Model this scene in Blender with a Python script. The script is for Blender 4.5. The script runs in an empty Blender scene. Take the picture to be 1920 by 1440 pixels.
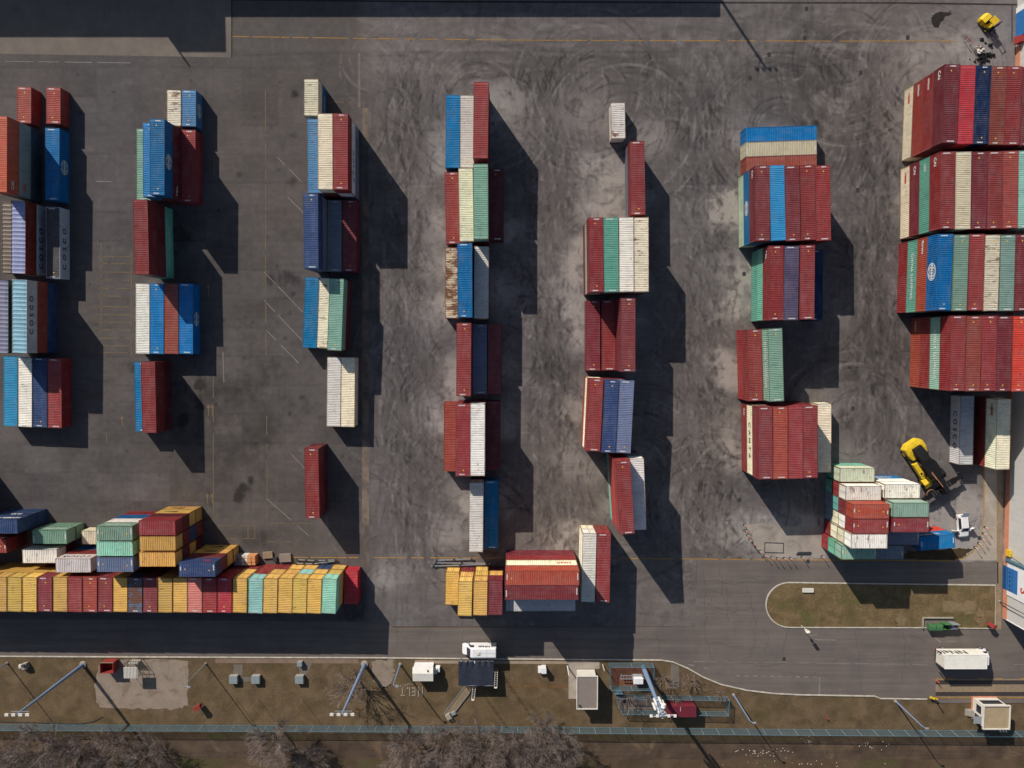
import bpy, math, random
import numpy as np
from mathutils import Vector, Matrix
rnd = random.Random(11)
rad = math.radians
SC = bpy.context.scene
COL = SC.collection

# ------------------------------------------------------------------ camera model (used to place things on the ground)
CAM_H = 126.0
FPX = 1323.0
TILT = math.atan(80 / FPX)
CT, ST = math.cos(TILT), math.sin(TILT)

def P(u, v, z=0.0):
    a = (u - 960) / FPX
    b = -(v - 720) / FPX
    t = (CAM_H - z) / (b * ST + CT)
    return (a * t, (b * CT - ST) * t)

def P3(u, v, z=0.0, zz=None):
    x, y = P(u, v, z)
    return Vector((x, y, z if zz is None else zz))

# ------------------------------------------------------------------ object helpers
def tag(o, label=None, cat=None, group=None, kind=None):
    if label: o['label'] = label
    if cat: o['category'] = cat
    if group: o['group'] = group
    if kind: o['kind'] = kind
    return o

def empty(name, loc=(0, 0, 0), rz=0.0):
    o = bpy.data.objects.new(name, None)
    o.empty_display_size = 0.5
    o.location = loc
    o.rotation_euler = (0, 0, rz)
    COL.objects.link(o)
    return o

def link(name, mesh, parent=None, loc=(0, 0, 0), rz=0.0, color=None):
    o = bpy.data.objects.new(name, mesh)
    o.location = loc
    o.rotation_euler = (0, 0, rz)
    if parent is not None: o.parent = parent
    if color is not None: o.color = color
    COL.objects.link(o)
    return o

def copy_tree(o, parent=None):
    c = o.copy()
    COL.objects.link(c)
    if parent is not None: c.parent = parent
    for ch in list(o.children): copy_tree(ch, c)
    return c

class MB:
    def __init__(s):
        s.v, s.f, s.m = [], [], []
    def add(s, vs, fs, mi=0):
        n = len(s.v)
        s.v += [tuple(p) for p in vs]
        s.f += [tuple(i + n for i in f) for f in fs]
        s.m += [mi] * len(fs)
        return s
    def box(s, x0, x1, y0, y1, z0, z1, mi=0):
        return s.add([(x0, y0, z0), (x1, y0, z0), (x1, y1, z0), (x0, y1, z0), (x0, y0, z1), (x1, y0, z1), (x1, y1, z1), (x0, y1, z1)],
                     [(0, 3, 2, 1), (4, 5, 6, 7), (0, 1, 5, 4), (1, 2, 6, 5), (2, 3, 7, 6), (3, 0, 4, 7)], mi)
    def frustum(s, a, b, mi=0):
        """a, b: (x0, x1, y0, y1, z) lower and upper rectangle"""
        vs = []
        for (x0, x1, y0, y1, z) in (a, b): vs += [(x0, y0, z), (x1, y0, z), (x1, y1, z), (x0, y1, z)]
        return s.add(vs, [(0, 3, 2, 1), (4, 5, 6, 7), (0, 1, 5, 4), (1, 2, 6, 5), (2, 3, 7, 6), (3, 0, 4, 7)], mi)
    def bar(s, p, q, w, h=None, mi=0):
        p, q = Vector(p), Vector(q)
        h = h or w
        d = (q - p).normalized()
        up = Vector((0, 0, 1)) if abs(d.z) < .95 else Vector((1, 0, 0))
        a = d.cross(up).normalized() * (w / 2)
        b = a.cross(d).normalized() * (h / 2)
        vs = [p - a - b, p + a - b, p + a + b, p - a + b, q - a - b, q + a - b, q + a + b, q - a + b]
        return s.add(vs, [(0, 1, 2, 3), (7, 6, 5, 4), (0, 4, 5, 1), (1, 5, 6, 2), (2, 6, 7, 3), (3, 7, 4, 0)], mi)
    def tube(s, p, q, r0, r1=None, n=8, mi=0, cap=True):
        p, q = Vector(p), Vector(q)
        r1 = r0 if r1 is None else r1
        d = (q - p).normalized()
        up = Vector((0, 0, 1)) if abs(d.z) < .9 else Vector((1, 0, 0))
        a = d.cross(up).normalized()
        b = d.cross(a).normalized()
        vs = []
        for c, r in ((p, r0), (q, r1)):
            for i in range(n):
                t = 2 * math.pi * i / n
                vs.append(c + a * (r * math.cos(t)) + b * (r * math.sin(t)))
        fs = [(i, (i + 1) % n, n + (i + 1) % n, n + i) for i in range(n)]
        if cap: fs += [tuple(range(n))[::-1], tuple(range(n, 2 * n))]
        return s.add(vs, fs, mi)
    def prism(s, pts, z0, z1, mi=0):
        n = len(pts)
        vs = [(x, y, z0) for x, y in pts] + [(x, y, z1) for x, y in pts]
        return s.add(vs, [tuple(range(n))[::-1], tuple(range(n, 2 * n))] + [(i, (i + 1) % n, n + (i + 1) % n, n + i) for i in range(n)], mi)
    def extr(s, prof, y0, y1, mi=0):
        """profile in x-z pulled along y"""
        n = len(prof)
        vs = [(x, y0, z) for x, z in prof] + [(x, y1, z) for x, z in prof]
        return s.add(vs, [tuple(range(n)), tuple(range(n, 2 * n))[::-1]] + [(i, n + i, n + (i + 1) % n, (i + 1) % n) for i in range(n)], mi)
    def quad(s, a, b, c, d, mi=0):
        return s.add([a, b, c, d], [(0, 1, 2, 3)], mi)
    def loft(s, secs, mi=0):
        """secs: lists of points (same count), closed rings, capped"""
        n = len(secs[0])
        vs = [p for r in secs for p in r]
        fs = []
        for k in range(len(secs) - 1):
            for i in range(n):
                j = (i + 1) % n
                fs.append((k * n + i, k * n + j, (k + 1) * n + j, (k + 1) * n + i))
        fs += [tuple(range(n))[::-1], tuple(range((len(secs) - 1) * n, len(secs) * n))]
        return s.add(vs, fs, mi)
    def strip(s, pts, w, z, mi=0):
        """flat ribbon along a ground polyline"""
        pts = [Vector(p[:2]) for p in pts]
        L, Rr = [], []
        for i, p in enumerate(pts):
            a, b = pts[max(i - 1, 0)], pts[min(i + 1, len(pts) - 1)]
            d = (b - a).normalized()
            nn = Vector((-d.y, d.x)) * (w / 2)
            L.append((p.x + nn.x, p.y + nn.y, z))
            Rr.append((p.x - nn.x, p.y - nn.y, z))
        n = len(pts)
        return s.add(L + Rr, [(i, n + i, n + i + 1, i + 1) for i in range(n - 1)], mi)
    def mesh(s, name, mats, smooth=False):
        me = bpy.data.meshes.new(name)
        me.from_pydata(s.v, [], s.f)
        if not isinstance(mats, (list, tuple)): mats = [mats]
        for m in mats: me.materials.append(m)
        if len(mats) > 1: me.polygons.foreach_set('material_index', s.m)
        if smooth: me.polygons.foreach_set('use_smooth', [True] * len(s.f))
        me.update()
        return me
    def fix(s, me):
        import bmesh
        bm = bmesh.new(); bm.from_mesh(me)
        bmesh.ops.recalc_face_normals(bm, faces=bm.faces)
        bm.to_mesh(me); bm.free()
        return me
    def build(s, name, mats, parent=None, loc=(0, 0, 0), rz=0.0, smooth=False, color=None):
        return link(name, s.fix(s.mesh(name, mats, smooth)), parent, loc, rz, color)

# ------------------------------------------------------------------ materials
def lin(c):
    c = c / 255.0
    return c / 12.92 if c <= .04045 else ((c + .055) / 1.055) ** 2.4
KEY = 0.98                      # sunlit level surface: picture value / albedo
def alb(rgb, k=None):
    return tuple(min(.86, lin(c) / (k or KEY)) for c in rgb)

class NT:
    def __init__(s, name):
        s.mat = bpy.data.materials.new(name)
        s.mat.use_nodes = True
        s.t = s.mat.node_tree
        s.b = s.t.nodes['Principled BSDF']
        s.out = s.t.nodes['Material Output']
    def n(s, typ, **kw):
        nd = s.t.nodes.new('ShaderNode' + typ)
        for k, v in kw.items():
            if k.startswith('i_'): nd.inputs[k[2:].replace('_', ' ')].default_value = v
            else: setattr(nd, k, v)
        return nd
    def l(s, a, b): s.t.links.new(a, b)
    def noise(s, vec, scale, detail=4, rough=.6, dist=0):
        nd = s.n('TexNoise')
        nd.inputs['Scale'].default_value = scale
        nd.inputs['Detail'].default_value = detail
        nd.inputs['Roughness'].default_value = rough
        nd.inputs['Distortion'].default_value = dist
        if vec is not None: s.l(vec, nd.inputs['Vector'])
        return nd.outputs['Fac']
    def ramp(s, fac, stops):
        nd = s.n('ValToRGB')
        e = nd.color_ramp.elements
        while len(e) < len(stops): e.new(.5)
        for el, (p, c) in zip(e, stops):
            el.position = p
            el.color = (c, c, c, 1) if not isinstance(c, tuple) else (*c, 1)
        s.l(fac, nd.inputs['Fac'])
        return nd.outputs['Color']
    def mix(s, fac, a, b, typ='MIX'):
        nd = s.n('Mix', data_type='RGBA', blend_type=typ)
        for sock, val in ((nd.inputs[0], fac), (nd.inputs[6], a), (nd.inputs[7], b)):
            if hasattr(val, 'is_output'): s.l(val, sock)
            elif isinstance(val, tuple): sock.default_value = (*val, 1)
            else: sock.default_value = val
        return nd.outputs[2]
    def math(s, op, a, b=None, c=None):
        nd = s.n('Math', operation=op)
        for i, val in enumerate((a, b, c)):
            if val is None: continue
            if hasattr(val, 'is_output'): s.l(val, nd.inputs[i])
            else: nd.inputs[i].default_value = val
        return nd.outputs[0]
    def vscale(s, vec, sc):
        nd = s.n('Mapping')
        nd.inputs['Scale'].default_value = sc
        s.l(vec, nd.inputs['Vector'])
        return nd.outputs[0]
    def pos(s): return s.n('NewGeometry').outputs['Position']
    def bump(s, h, strength=.3, dist=.05):
        nd = s.n('Bump')
        nd.inputs['Strength'].default_value = strength
        nd.inputs['Distance'].default_value = dist
        s.l(h, nd.inputs['Height'])
        s.l(nd.outputs[0], s.b.inputs['Normal'])
    def done(s, col=None, rough=.7, metal=0.0, spec=.3):
        if col is not None:
            if hasattr(col, 'is_output'): s.l(col, s.b.inputs['Base Color'])
            else: s.b.inputs['Base Color'].default_value = (*col, 1)
        if hasattr(rough, 'is_output'): s.l(rough, s.b.inputs['Roughness'])
        else: s.b.inputs['Roughness'].default_value = rough
        s.b.inputs['Metallic'].default_value = metal
        s.b.inputs['Specular IOR Level'].default_value = spec
        return s.mat

def surf(name, rgb, rough=.6, var=.18, scale=1.2, k=None, metal=0.0, spec=.3, dirt=.25, local=True):
    """painted or plain surface with uneven tone and a little dirt"""
    t = NT(name)
    c = alb(rgb, k)
    vec = t.n('TexCoord').outputs['Object'] if local else t.pos()
    a = t.ramp(t.noise(vec, scale, 5, .6), [(.25, 1 - var), (.75, 1 + var * .6)])
    col = t.mix(1.0, c, a, 'MULTIPLY')
    d = t.ramp(t.noise(vec, scale * 3.1, 6, .7), [(.56, 0.0), (.74, dirt)])
    col = t.mix(d, col, (.06, .05, .04))
    return t.done(col, rough, metal, spec)

def emis_none(): pass

M = {}
M['steel'] = surf('galvanised_steel', (150, 155, 160), .45, .15, 2, metal=.3)
M['darksteel'] = surf('dark_steel', (58, 58, 60), .5, .2, 2)
M['black'] = surf('black_paint', (20, 20, 22), .6, .2, 2)
M['rubber'] = surf('tyre_rubber', (40, 40, 42), .85, .2, 3)
M['glass'] = surf('dark_window_glass', (38, 44, 52), .12, .1, 1, spec=.5, dirt=.05)
M['whitepaint'] = surf('white_paint', (220, 220, 220), .42, .1, .7, dirt=.22)
M['offwhite'] = surf('weathered_white', (205, 200, 190), .6, .1, 1.2)
M['yellowpaint'] = surf('yellow_machine_paint', (214, 180, 42), .6, .22, 1.1, dirt=.55)
M['redpaint'] = surf('red_paint', (140, 50, 47), .6, .2, 1.5)
M['greenpaint'] = surf('green_bin_plastic', (66, 112, 70), .55, .2, 2)
M['bluepole'] = surf('pale_blue_pole_paint', (114, 134, 160), .45, .1, 1)
M['bluefence'] = surf('blue_fence_paint', (88, 122, 138), .5, .15, 1)
M['concrete'] = surf('pale_concrete', (150, 143, 132), .9, .2, .9, dirt=.4)
M['kerb'] = surf('whitewashed_kerb', (188, 180, 166), .9, .35, 1.0, dirt=.8, local=False)
M['orange'] = surf('orange_post_plastic', (196, 92, 62), .5, .1, 2)
M['brick'] = surf('terracotta_render', (190, 128, 100), .9, .15, 1.2)
M['cladding'] = surf('pale_grey_wall_cladding', (188, 186, 182), .5, .07, .5, dirt=.12)
M['bluecladding'] = surf('blue_wall_cladding', (45, 105, 165), .5, .1, .6)
M['wood'] = surf('weathered_planks', (138, 120, 98), .9, .25, 2)
M['greyroof'] = surf('grey_felt_roof', (128, 118, 110), .9, .12, .8)
M['tanroof'] = surf('gravel_tan_roof', (160, 142, 112), .95, .2, 1.6)
M['boxroof'] = surf('dirty_white_truck_roof', (224, 220, 208), .5, .12, .6, dirt=.28)
M['navy_txt'] = surf('navy_lettering', (38, 46, 82), .6, .1, 2)
M['white_txt'] = surf('white_lettering', (205, 205, 202), .6, .1, 2)
M['red_txt'] = surf('red_lettering', (190, 50, 55), .6, .1, 2)
M['black_txt'] = surf('black_lettering', (36, 36, 40), .6, .1, 2)
M['yellow_mark'] = surf('yellow_mark_paint', (225, 180, 70), .6, .1, 2)
M['bark'] = surf('grey_brown_bark', (112, 95, 86), .9, .25, 2)
M['twig'] = surf('pinkish_brown_twigs', (124, 111, 104), .9, .3, .6)
M['foil'] = surf('dark_blue_sheet_metal', (66, 70, 82), .3, .3, 1.5, metal=.5)
M['purplewrap'] = surf('plastic_wrapped_goods', (150, 140, 150), .35, .25, 2)
M['orangewrap'] = surf('orange_boxed_goods', (200, 140, 95), .6, .2, 2)
M['stone'] = surf('pale_stones', (185, 178, 165), .9, .2, 3)

def paint_material():
    """container paint: the colour and the rust come from the object, so every container keeps its own"""
    t = NT('container_paint')
    oi = t.n('ObjectInfo')
    tc = t.n('TexCoord').outputs['Object']
    comb = t.n('CombineXYZ')
    r = t.math('MULTIPLY', oi.outputs['Random'], 173.0)
    t.l(r, comb.inputs[0]); t.l(r, comb.inputs[1])
    va = t.n('VectorMath', operation='ADD')
    t.l(tc, va.inputs[0]); t.l(comb.outputs[0], va.inputs[1])
    vec = va.outputs[0]
    big = t.ramp(t.noise(vec, .35, 3, .5), [(.3, .92), (.7, 1.1)])
    col = t.mix(1.0, oi.outputs['Color'], big, 'MULTIPLY')
    # faded bloom
    bloom = t.ramp(t.noise(t.vscale(vec, (.5, 1.3, 1)), .9, 4, .6), [(.44, .0), (.8, .2)])
    col = t.mix(bloom, col, (.33, .30, .29))
    # grime drawn along the ribs
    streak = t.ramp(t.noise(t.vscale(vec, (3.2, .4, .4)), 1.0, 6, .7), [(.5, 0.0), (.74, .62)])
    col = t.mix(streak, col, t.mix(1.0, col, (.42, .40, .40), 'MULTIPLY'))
    spots = t.ramp(t.noise(vec, 2.3, 3, .5), [(.68, 0.0), (.74, .8)])
    col = t.mix(spots, col, t.mix(1.0, col, (.35, .33, .33), 'MULTIPLY'))
    pud = t.ramp(t.noise(t.vscale(vec, (.5, 1.0, .6)), 1.1, 5, .6, .8), [(.56, 0.0), (.7, .42)])
    col = t.mix(pud, col, t.mix(1.0, col, (.55, .52, .50), 'MULTIPLY'))
    # rust
    nz = t.noise(t.vscale(vec, (1.6, .6, .8)), .8, 8, .72)
    thr = t.math('MULTIPLY_ADD', oi.outputs['Alpha'], -.36, .74)
    rust = t.math('SUBTRACT', nz, thr)
    rust = t.math('MULTIPLY', rust, 11.0)
    rust = t.math('MINIMUM', t.math('MAXIMUM', rust, 0.0), .92)
    rc = t.mix(t.noise(vec, 4.0, 3), (.20, .075, .03), (.09, .035, .02))
    col = t.mix(rust, col, rc)
    rough = t.math('MULTIPLY_ADD', rust, .3, .5)
    return t.done(col, rough, 0, .25)
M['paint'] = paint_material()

def hidden_material():
    t = NT('container_paint_plain')
    a = t.n('Attribute', attribute_name='tint')
    return t.done(a.outputs['Color'], .6)
M['hidden'] = hidden_material()
# ------------------------------------------------------------------ containers
PAL = {  # code: (words, picture rgb of the sunlit top, rust)
 'r': ('red', (140, 56, 56), .12), 'm': ('maroon', (118, 50, 56), .1), 'd': ('dark maroon', (96, 42, 46), .1),
 'R': ('bright crimson', (170, 52, 62), .05), 'o': ('orange red', (166, 82, 64), .2), 'O': ('orange', (196, 96, 55), .15),
 'S': ('scarlet', (204, 72, 58), .1), 'b': ('brownish red', (142, 70, 60), .25), 'q': ('brick red', (160, 72, 62), .2),
 'p': ('faded pink', (208, 132, 118), .2),
 'u': ('blue', (18, 108, 162), .14), 'h': ('light grey', (196, 194, 194), .15), 'l': ('light blue', (52, 136, 188), .1), 'k': ('rust-flecked blue', (78, 126, 162), .42),
 'K': ('rusty blue', (80, 110, 130), .85),
 'n': ('navy', (54, 74, 110), .08), 'N': ('deep navy', (32, 50, 84), .05), 'v': ('lilac blue', (110, 118, 146), .1),
 'V': ('purple grey', (86, 78, 100), .05), 'g': ('grey', (128, 134, 146), .12), 'G': ('dark grey', (82, 86, 92), .1),
 's': ('sage green', (126, 160, 142), .2), 'e': ('green', (98, 162, 142), .16), 't': ('mint green', (146, 196, 178), .2),
 'a': ('pale green', (172, 186, 162), .25),
 'w': ('white', (216, 210, 202), .3), 'c': ('cream', (218, 208, 182), .26), 'B': ('beige', (194, 182, 156), .12),
 'W': ('rusty white', (218, 207, 184), .52), 'Q': ('heavily rusted', (206, 188, 160), .84),
 'y': ('yellow', (204, 163, 88), .2), 'Y': ('grey cyan-topped', (190, 190, 194), .1),
 'X': ('red lilac-topped', (120, 48, 40), .1), 'Z': ('green lilac-topped', (36, 66, 58), .05),
 'T': ('tan tarp', (112, 98, 84), .1), 'x': ('salmon orange', (204, 100, 76), .15), 'j': ('shade-roofed grey', (190, 190, 192), .15),
 'i': ('mid grey', (165, 166, 166), .1),
}
TARP = {'Y': (124, 166, 182), 'X': (130, 138, 174), 'Z': (116, 116, 138), 'T': (108, 96, 84)}
ROOFC = {'j': (74, 72, 74)}  # grey container's roof painted dark, in place of shade over it
W = 2.438

def corr(L0, L1, pitch, hi, lo, flat=.36, slope=.14):
    """trapezoid rib profile from L0 to L1: list of (along, height)"""
    n = max(1, round((L1 - L0) / pitch))
    p = (L1 - L0) / n
    out = []
    for i in range(n):
        a = L0 + i * p
        out += [(a, hi), (a + p * flat, hi), (a + p * (flat + slope), lo), (a + p * (1 - slope), lo)]
    out.append((L1, hi))
    return out

_cm = {}
def container_meshes(L, h):
    key = (L, h)
    if key in _cm: return _cm[key]
    hl, hw = L / 2, W / 2
    d = {}
    f = MB()
    for sx in (-1, 1):
        for sy in (-1, 1):
            x, y = sx * (hl - .07), sy * (hw - .07)
            f.box(x - .07, x + .07, y - .07, y + .07, .11, h - .11)
            for z in (.002, h - .118):
                xx, yy = sx * (hl - .09), sy * (hw - .081)
                f.box(xx - .093, xx + .093, yy - .084, yy + .084, z, z + .118)
    for sy in (-1, 1):
        y = sy * (hw - .035)
        f.box(-hl + .18, hl - .18, y - .03, y + .03, .03, .17)
        f.box(-hl + .18, hl - .18, y - .03, y + .03, h - .075, h - .012)
    for sx in (-1, 1):
        x = sx * (hl - .05)
        f.box(x - .045, x + .045, -hw + .16, hw - .16, .03, .15)
        f.box(x - .045, x + .045, -hw + .16, hw - .16, h - .12, h - .014)
    f.box(-hl + .1, hl - .1, -hw + .07, hw - .07, .12, .15)
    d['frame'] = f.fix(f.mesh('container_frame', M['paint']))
    r = MB()
    y0, y1 = -hw + .066, hw - .066
    prof = [(-hl + .09, h - .035)] + corr(-hl + .42, hl - .42, .30, h - .02, h - .072, .4, .1) + [(hl - .09, h - .035)]
    vs = [(x, y0, z) for x, z in prof] + [(x, y1, z) for x, z in prof]
    n = len(prof)
    r.add(vs, [(i, i + 1, n + i + 1, n + i) for i in range(n - 1)])
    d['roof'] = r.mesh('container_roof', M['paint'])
    r = MB()
    prof = []
    k = 17
    for i in range(k * 4 + 1):
        x = -hl + .05 + (L - .1) * i / (k * 4)
        prof.append((x, h - .02 - .07 * abs(math.sin(math.pi * i / 4)) ** .7))
    rows = (-hw + .01, -hw + .5, 0, hw - .5, hw - .01)
    vs = [(x, y, z + (.05 if j in (1, 2, 3) else 0)) for j, y in enumerate(rows) for x, z in prof]
    n = len(prof)
    r.add(vs, [(j * n + i, j * n + i + 1, (j + 1) * n + i + 1, (j + 1) * n + i) for j in range(4) for i in range(n - 1)])
    d['tarp'] = r.mesh('container_tarp', M['paint'])
    s = MB()
    prof = corr(-hl + .14, hl - .14, .33, hw - .008, hw - .066, .4, .1)
    vs = [(x, y, .17) for x, y in prof] + [(x, y, h - .075) for x, y in prof]
    n = len(prof)
    s.add(vs, [(i + 1, i, n + i, n + i + 1) for i in range(n - 1)])
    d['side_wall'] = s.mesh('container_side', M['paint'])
    e = MB()
    prof = corr(-hw + .14, hw - .14, .31, hl - .012, hl - .07, .4, .1)
    vs = [(x, y, .15) for y, x in prof] + [(x, y, h - .12) for y, x in prof]
    n = len(prof)
    e.add(vs, [(i, i + 1, n + i + 1, n + i) for i in range(n - 1)])
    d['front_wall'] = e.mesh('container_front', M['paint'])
    e = MB()
    yw = hw - .15
    prof = [(.01, .03), (.16, .03)]
    prof = corr(.03, yw, .38, hl - .03, hl - .06)
    vs = [(-x, y, .15) for y, x in prof] + [(-x, y, h - .12) for y, x in prof]
    n = len(prof)
    e.add(vs, [(i, i + 1, n + i + 1, n + i) for i in range(n - 1)])
    for y in (.28, .82):
        e.tube((-hl + .018, y, .12), (-hl + .018, y, h - .1), .016, n=6)
    e.bar((-hl + .012, .28, 1.15), (-hl + .012, .62, 1.15), .02, .05)
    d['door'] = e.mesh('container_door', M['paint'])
    # painted numbers and hazard triangles at both roof ends
    for kk in range(3):
        q = MB()
        rr = random.Random(kk + int(L * 10))
        z = h - .012
        for sx in (1,):
            x = sx * (hl - .27)
            y = -.45 + rr.uniform(-.15, .35)
            for j in range(9 if kk else 6):
                w = rr.choice((.06, .08, .1, .1))
                q.box(x - .085, x + .085, y, y + w, z - .02, z, 0)
                y += w + rr.choice((.015, .02, .06))
            if kk != 1:
                cx, cy = sx * (hl - .95), rr.uniform(-.15, .2)
                q.prism([(cx - .13, cy - .13), (cx + .13, cy), (cx - .13, cy + .13)], z - .02, z, 1)
        d['mark%d' % kk] = q.fix(q.mesh('container_roof_marking', [M['white_txt'], M['yellow_mark']]))
    _cm[key] = d
    return d

_tm = {}
def text_mesh(s, mat, spacing=1.0):
    key = (s, mat, spacing)
    if key in _tm: return _tm[key]
    c = bpy.data.curves.new('lettering_curve', 'FONT')
    c.body = s
    c.size = 1.0
    c.space_character = spacing
    c.align_x = 'CENTER'
    c.align_y = 'CENTER'
    c.extrude = .006
    c.resolution_u = 2
    c.offset = .018
    o = bpy.data.objects.new('lettering_tmp', c)
    COL.objects.link(o)
    bpy.context.view_layer.update()
    me = bpy.data.meshes.new_from_object(o.evaluated_get(bpy.context.evaluated_depsgraph_get()))
    me.materials.clear()
    me.materials.append(M[mat])
    bpy.data.objects.remove(o)
    _tm[key] = me
    return me

def globe_mesh():
    if 'globe' in _tm: return _tm['globe']
    q = MB()
    def ring(a, b, w, y0=-9, y1=9, n=40):
        for i in range(n):
            t0, t1 = 2 * math.pi * i / n, 2 * math.pi * (i + 1) / n
            if not (y0 <= b * math.sin((t0 + t1) / 2) <= y1): continue
            q.add([(math.cos(t0) * a, math.sin(t0) * b, 0), (math.cos(t1) * a, math.sin(t1) * b, 0),
                   (math.cos(t1) * (a - w), math.sin(t1) * (b - w), 0), (math.cos(t0) * (a - w), math.sin(t0) * (b - w), 0)], [(0, 1, 2, 3)])
    ring(1.25, .95, .12)
    ring(.7, .95, .1)
    for y in (-.55, .55):
        x = 1.25 * math.sqrt(1 - (y / .95) ** 2)
        q.quad((-x, y - .05, 0), (x, y - .05, 0), (x, y + .05, 0), (-x, y + .05, 0))
    x = -1.05
    for w in (.28, .3, .26, .3, .28, .26):
        q.quad((x, -.25, .002), (x + w, -.25, .002), (x + w, .25, .002), (x, .25, .002))
        x += w + .08
    _tm['globe'] = q.mesh('globe_emblem', M['white_txt'])
    return _tm['globe']

STACKS = []
def S(col, bank, order, L, rows, h=None):
    """rows: (u1,v1,u2,v2,'codes bottom to top', {tier: [(side, text, mat, size, along, up, spacing)]})
    '.' or '~x' = a lower container nothing of which shows"""
    h = h or (2.896 if L == 4 else 2.591)
    out = []
    for row in rows:
        u1, v1, u2, v2, codes = row[:5]
        txt = row[5] if len(row) > 5 else {}
        toks, i = [], 0
        while i < len(codes):
            if codes[i] == '~': toks.append('~' + codes[i + 1]); i += 2
            elif codes[i] == '.': toks.append('~m'); i += 1
            else: toks.append(codes[i]); i += 1
        z = len(toks) * h
        a, b = Vector(P(u1, v1, z)), Vector(P(u2, v2, z))
        out.append(dict(col=col, bank=bank, L=12.192 if L == 4 else 6.058, h=h, c=(a + b) / 2, d=(b - a).normalized(), toks=toks, txt=txt, n=len(toks)))
    for k, s in enumerate(out if order > 0 else out[::-1]): s['k'] = k
    STACKS.extend(out)

E_, W_, N_ = '+', '-', '+'
# seventh column (outermost)
S('A', 5, -1, 2, [(44.9, 163.6, 44.9, 229.8, 'q'), (99.8, 164.5, 100, 231, 'q')])
S('A', 4, -1, 4, [(-.8, 218.7, -1.2, 359.2, 'Gix', {2: [('+', 'CAI', 'white_txt', .9, 4.7, .1, 1)], 1: [('+', 'TEX', 'red_txt', .8, 4.5, .0, 1)]}),
                  (98, 240.4, 97.8, 375, 'u', {0: [('+', '@', '', 1, .2, 0, 1)]})])
S('A', 3, -1, 4, [(16.5, 378, 16.5, 512, 'T'),
                  (34.5, 374.6, 34.3, 514, 'hX', {0: [('+', 'COSCO', 'navy_txt', 1.35, 1.4, .2, 1.9)]}),
                  (99, 388, 99.5, 522, 'j', {0: [('+', 'COSCO', 'navy_txt', 1.35, .9, .2, 1.9)]})], h=2.75)
S('A', 2, -1, 4, [(2.2, 524.4, 2.2, 662, '..Z'),
                  (36.5, 524.7, 36.5, 662, 'nbY', {2: [('+', 'COSCO', 'navy_txt', 1.3, -.3, .2, 1.75)]})], h=2.66)
S('A', 1, -1, 4, [(19.4, 669, 19.4, 798.5, 'l'), (46.8, 670, 46.8, 801, 'w'), (74.7, 671, 74.9, 801, 'n'), (102, 671.5, 102.5, 803, 'r')])
# sixth column
S('B', 5, -1, 2, [(326, 168.8, 326, 235.5, 'W'), (354, 169.5, 354, 236, 'k', {0: [('+', '@', '', .95, .1, 0, 1)]})])
S('B', 4, -1, 4, [(269, 243.8, 269, 374, 's'), (281.5, 233, 281.5, 367.5, '.l'),
                  (294.5, 224, 294.5, 364, 'ddu', {2: [('+', '@', '', 1, .4, 0, 1)], 1: [('+', 'triton', 'white_txt', .7, 4.6, 0, 1)]}), (353, 245, 353, 377, 'r')])
S('B', 3, -1, 4, [(262.5, 375.8, 265.9, 512.5, 'emr', {0: [('+', 'CHINA SHIPPING', 'white_txt', .85, 1.0, .1, 1.15)]})])
S('B', 2, -1, 4, [(267.2, 532, 267.2, 663, 'w'), (293.8, 532, 293.9, 663, 'u'), (321, 532, 321.3, 663, 'b'),
                  (348.5, 532, 348.5, 663, 'u', {0: [('+', '@', '', 1, 0, 0, 1)]})])
S('B', 1, -1, 4, [(264.5, 679, 267, 809, 'u'), (277, 677.8, 280, 812.5, 'dr')])
# fifth column
S('C', 6, -1, 2, [(583.4, 148.7, 583.4, 215.8, 'uc', {0: [('+', 'CRONOS', 'white_txt', .7, 0, 0, 1)]})])
S('C', 5, -1, 4, [(589.7, 225, 590.5, 360, '.k'), (609.4, 213.4, 610, 353.7, '..c'),
                  (638, 214.6, 638.3, 353.7, 'ghr', {1: [('+', 'COSCO', 'navy_txt', 1.1, 1.3, .0, 1.6)]})])
S('C', 4, -1, 4, [(582.5, 364, 583.5, 501.6, '.gn'), (627, 376.8, 627, 507.7, 'g'), (655, 377, 655, 507.5, 'm')])
S('C', 3, -1, 4, [(585.4, 520.3, 580.4, 651.9, 'u'), (611.6, 521, 606.7, 652.9, 'W'), (631.4, 522.3, 626.6, 657.2, 'ms')])
S('C', 2, -1, 4, [(626.4, 669.4, 625.1, 800, 'w'), (652.8, 670, 651.5, 800.7, 'c')])
S('C', 1, -1, 4, [(583.4, 841.2, 586, 971.5, 'dr')])
# fourth column
S('D', 6, -1, 4, [(850.1, 179.6, 849, 312.7, 'u'), (875.6, 180, 875, 312.7, 'w'), (902.1, 155, 900.8, 295, '..r')])
S('D', 5, -1, 4, [(846.3, 324.4, 849.4, 455.6, 'r'), (872.9, 315.6, 875.1, 451.8, '.c'), (901.9, 308.2, 902.6, 447.3, '..s'), (930, 317, 930, 450, 'd')])
S('D', 4, -1, 4, [(848.5, 464, 847.8, 596.7, 'Q'), (871.1, 456.7, 871.7, 595, '..u'), (902.8, 461.8, 902, 596.7, '.w')])
S('D', 3, -1, 4, [(870.1, 605.6, 869.4, 742.9, '..r'), (900, 607.8, 899.5, 739, 'v'), (927.8, 609, 927.1, 738, 'm')])
S('D', 2, -1, 4, [(845, 755, 845, 883.3, 'q'), (868, 756.2, 867.5, 893.8, '..r'), (895.9, 755, 895.5, 893.3, '..w'), (924.7, 752.2, 924, 882, 'd')])
S('D', 1, -1, 4, [(893.1, 903, 892.2, 1037, '.w'), (921.4, 900, 921, 1030, 'u')])
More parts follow.
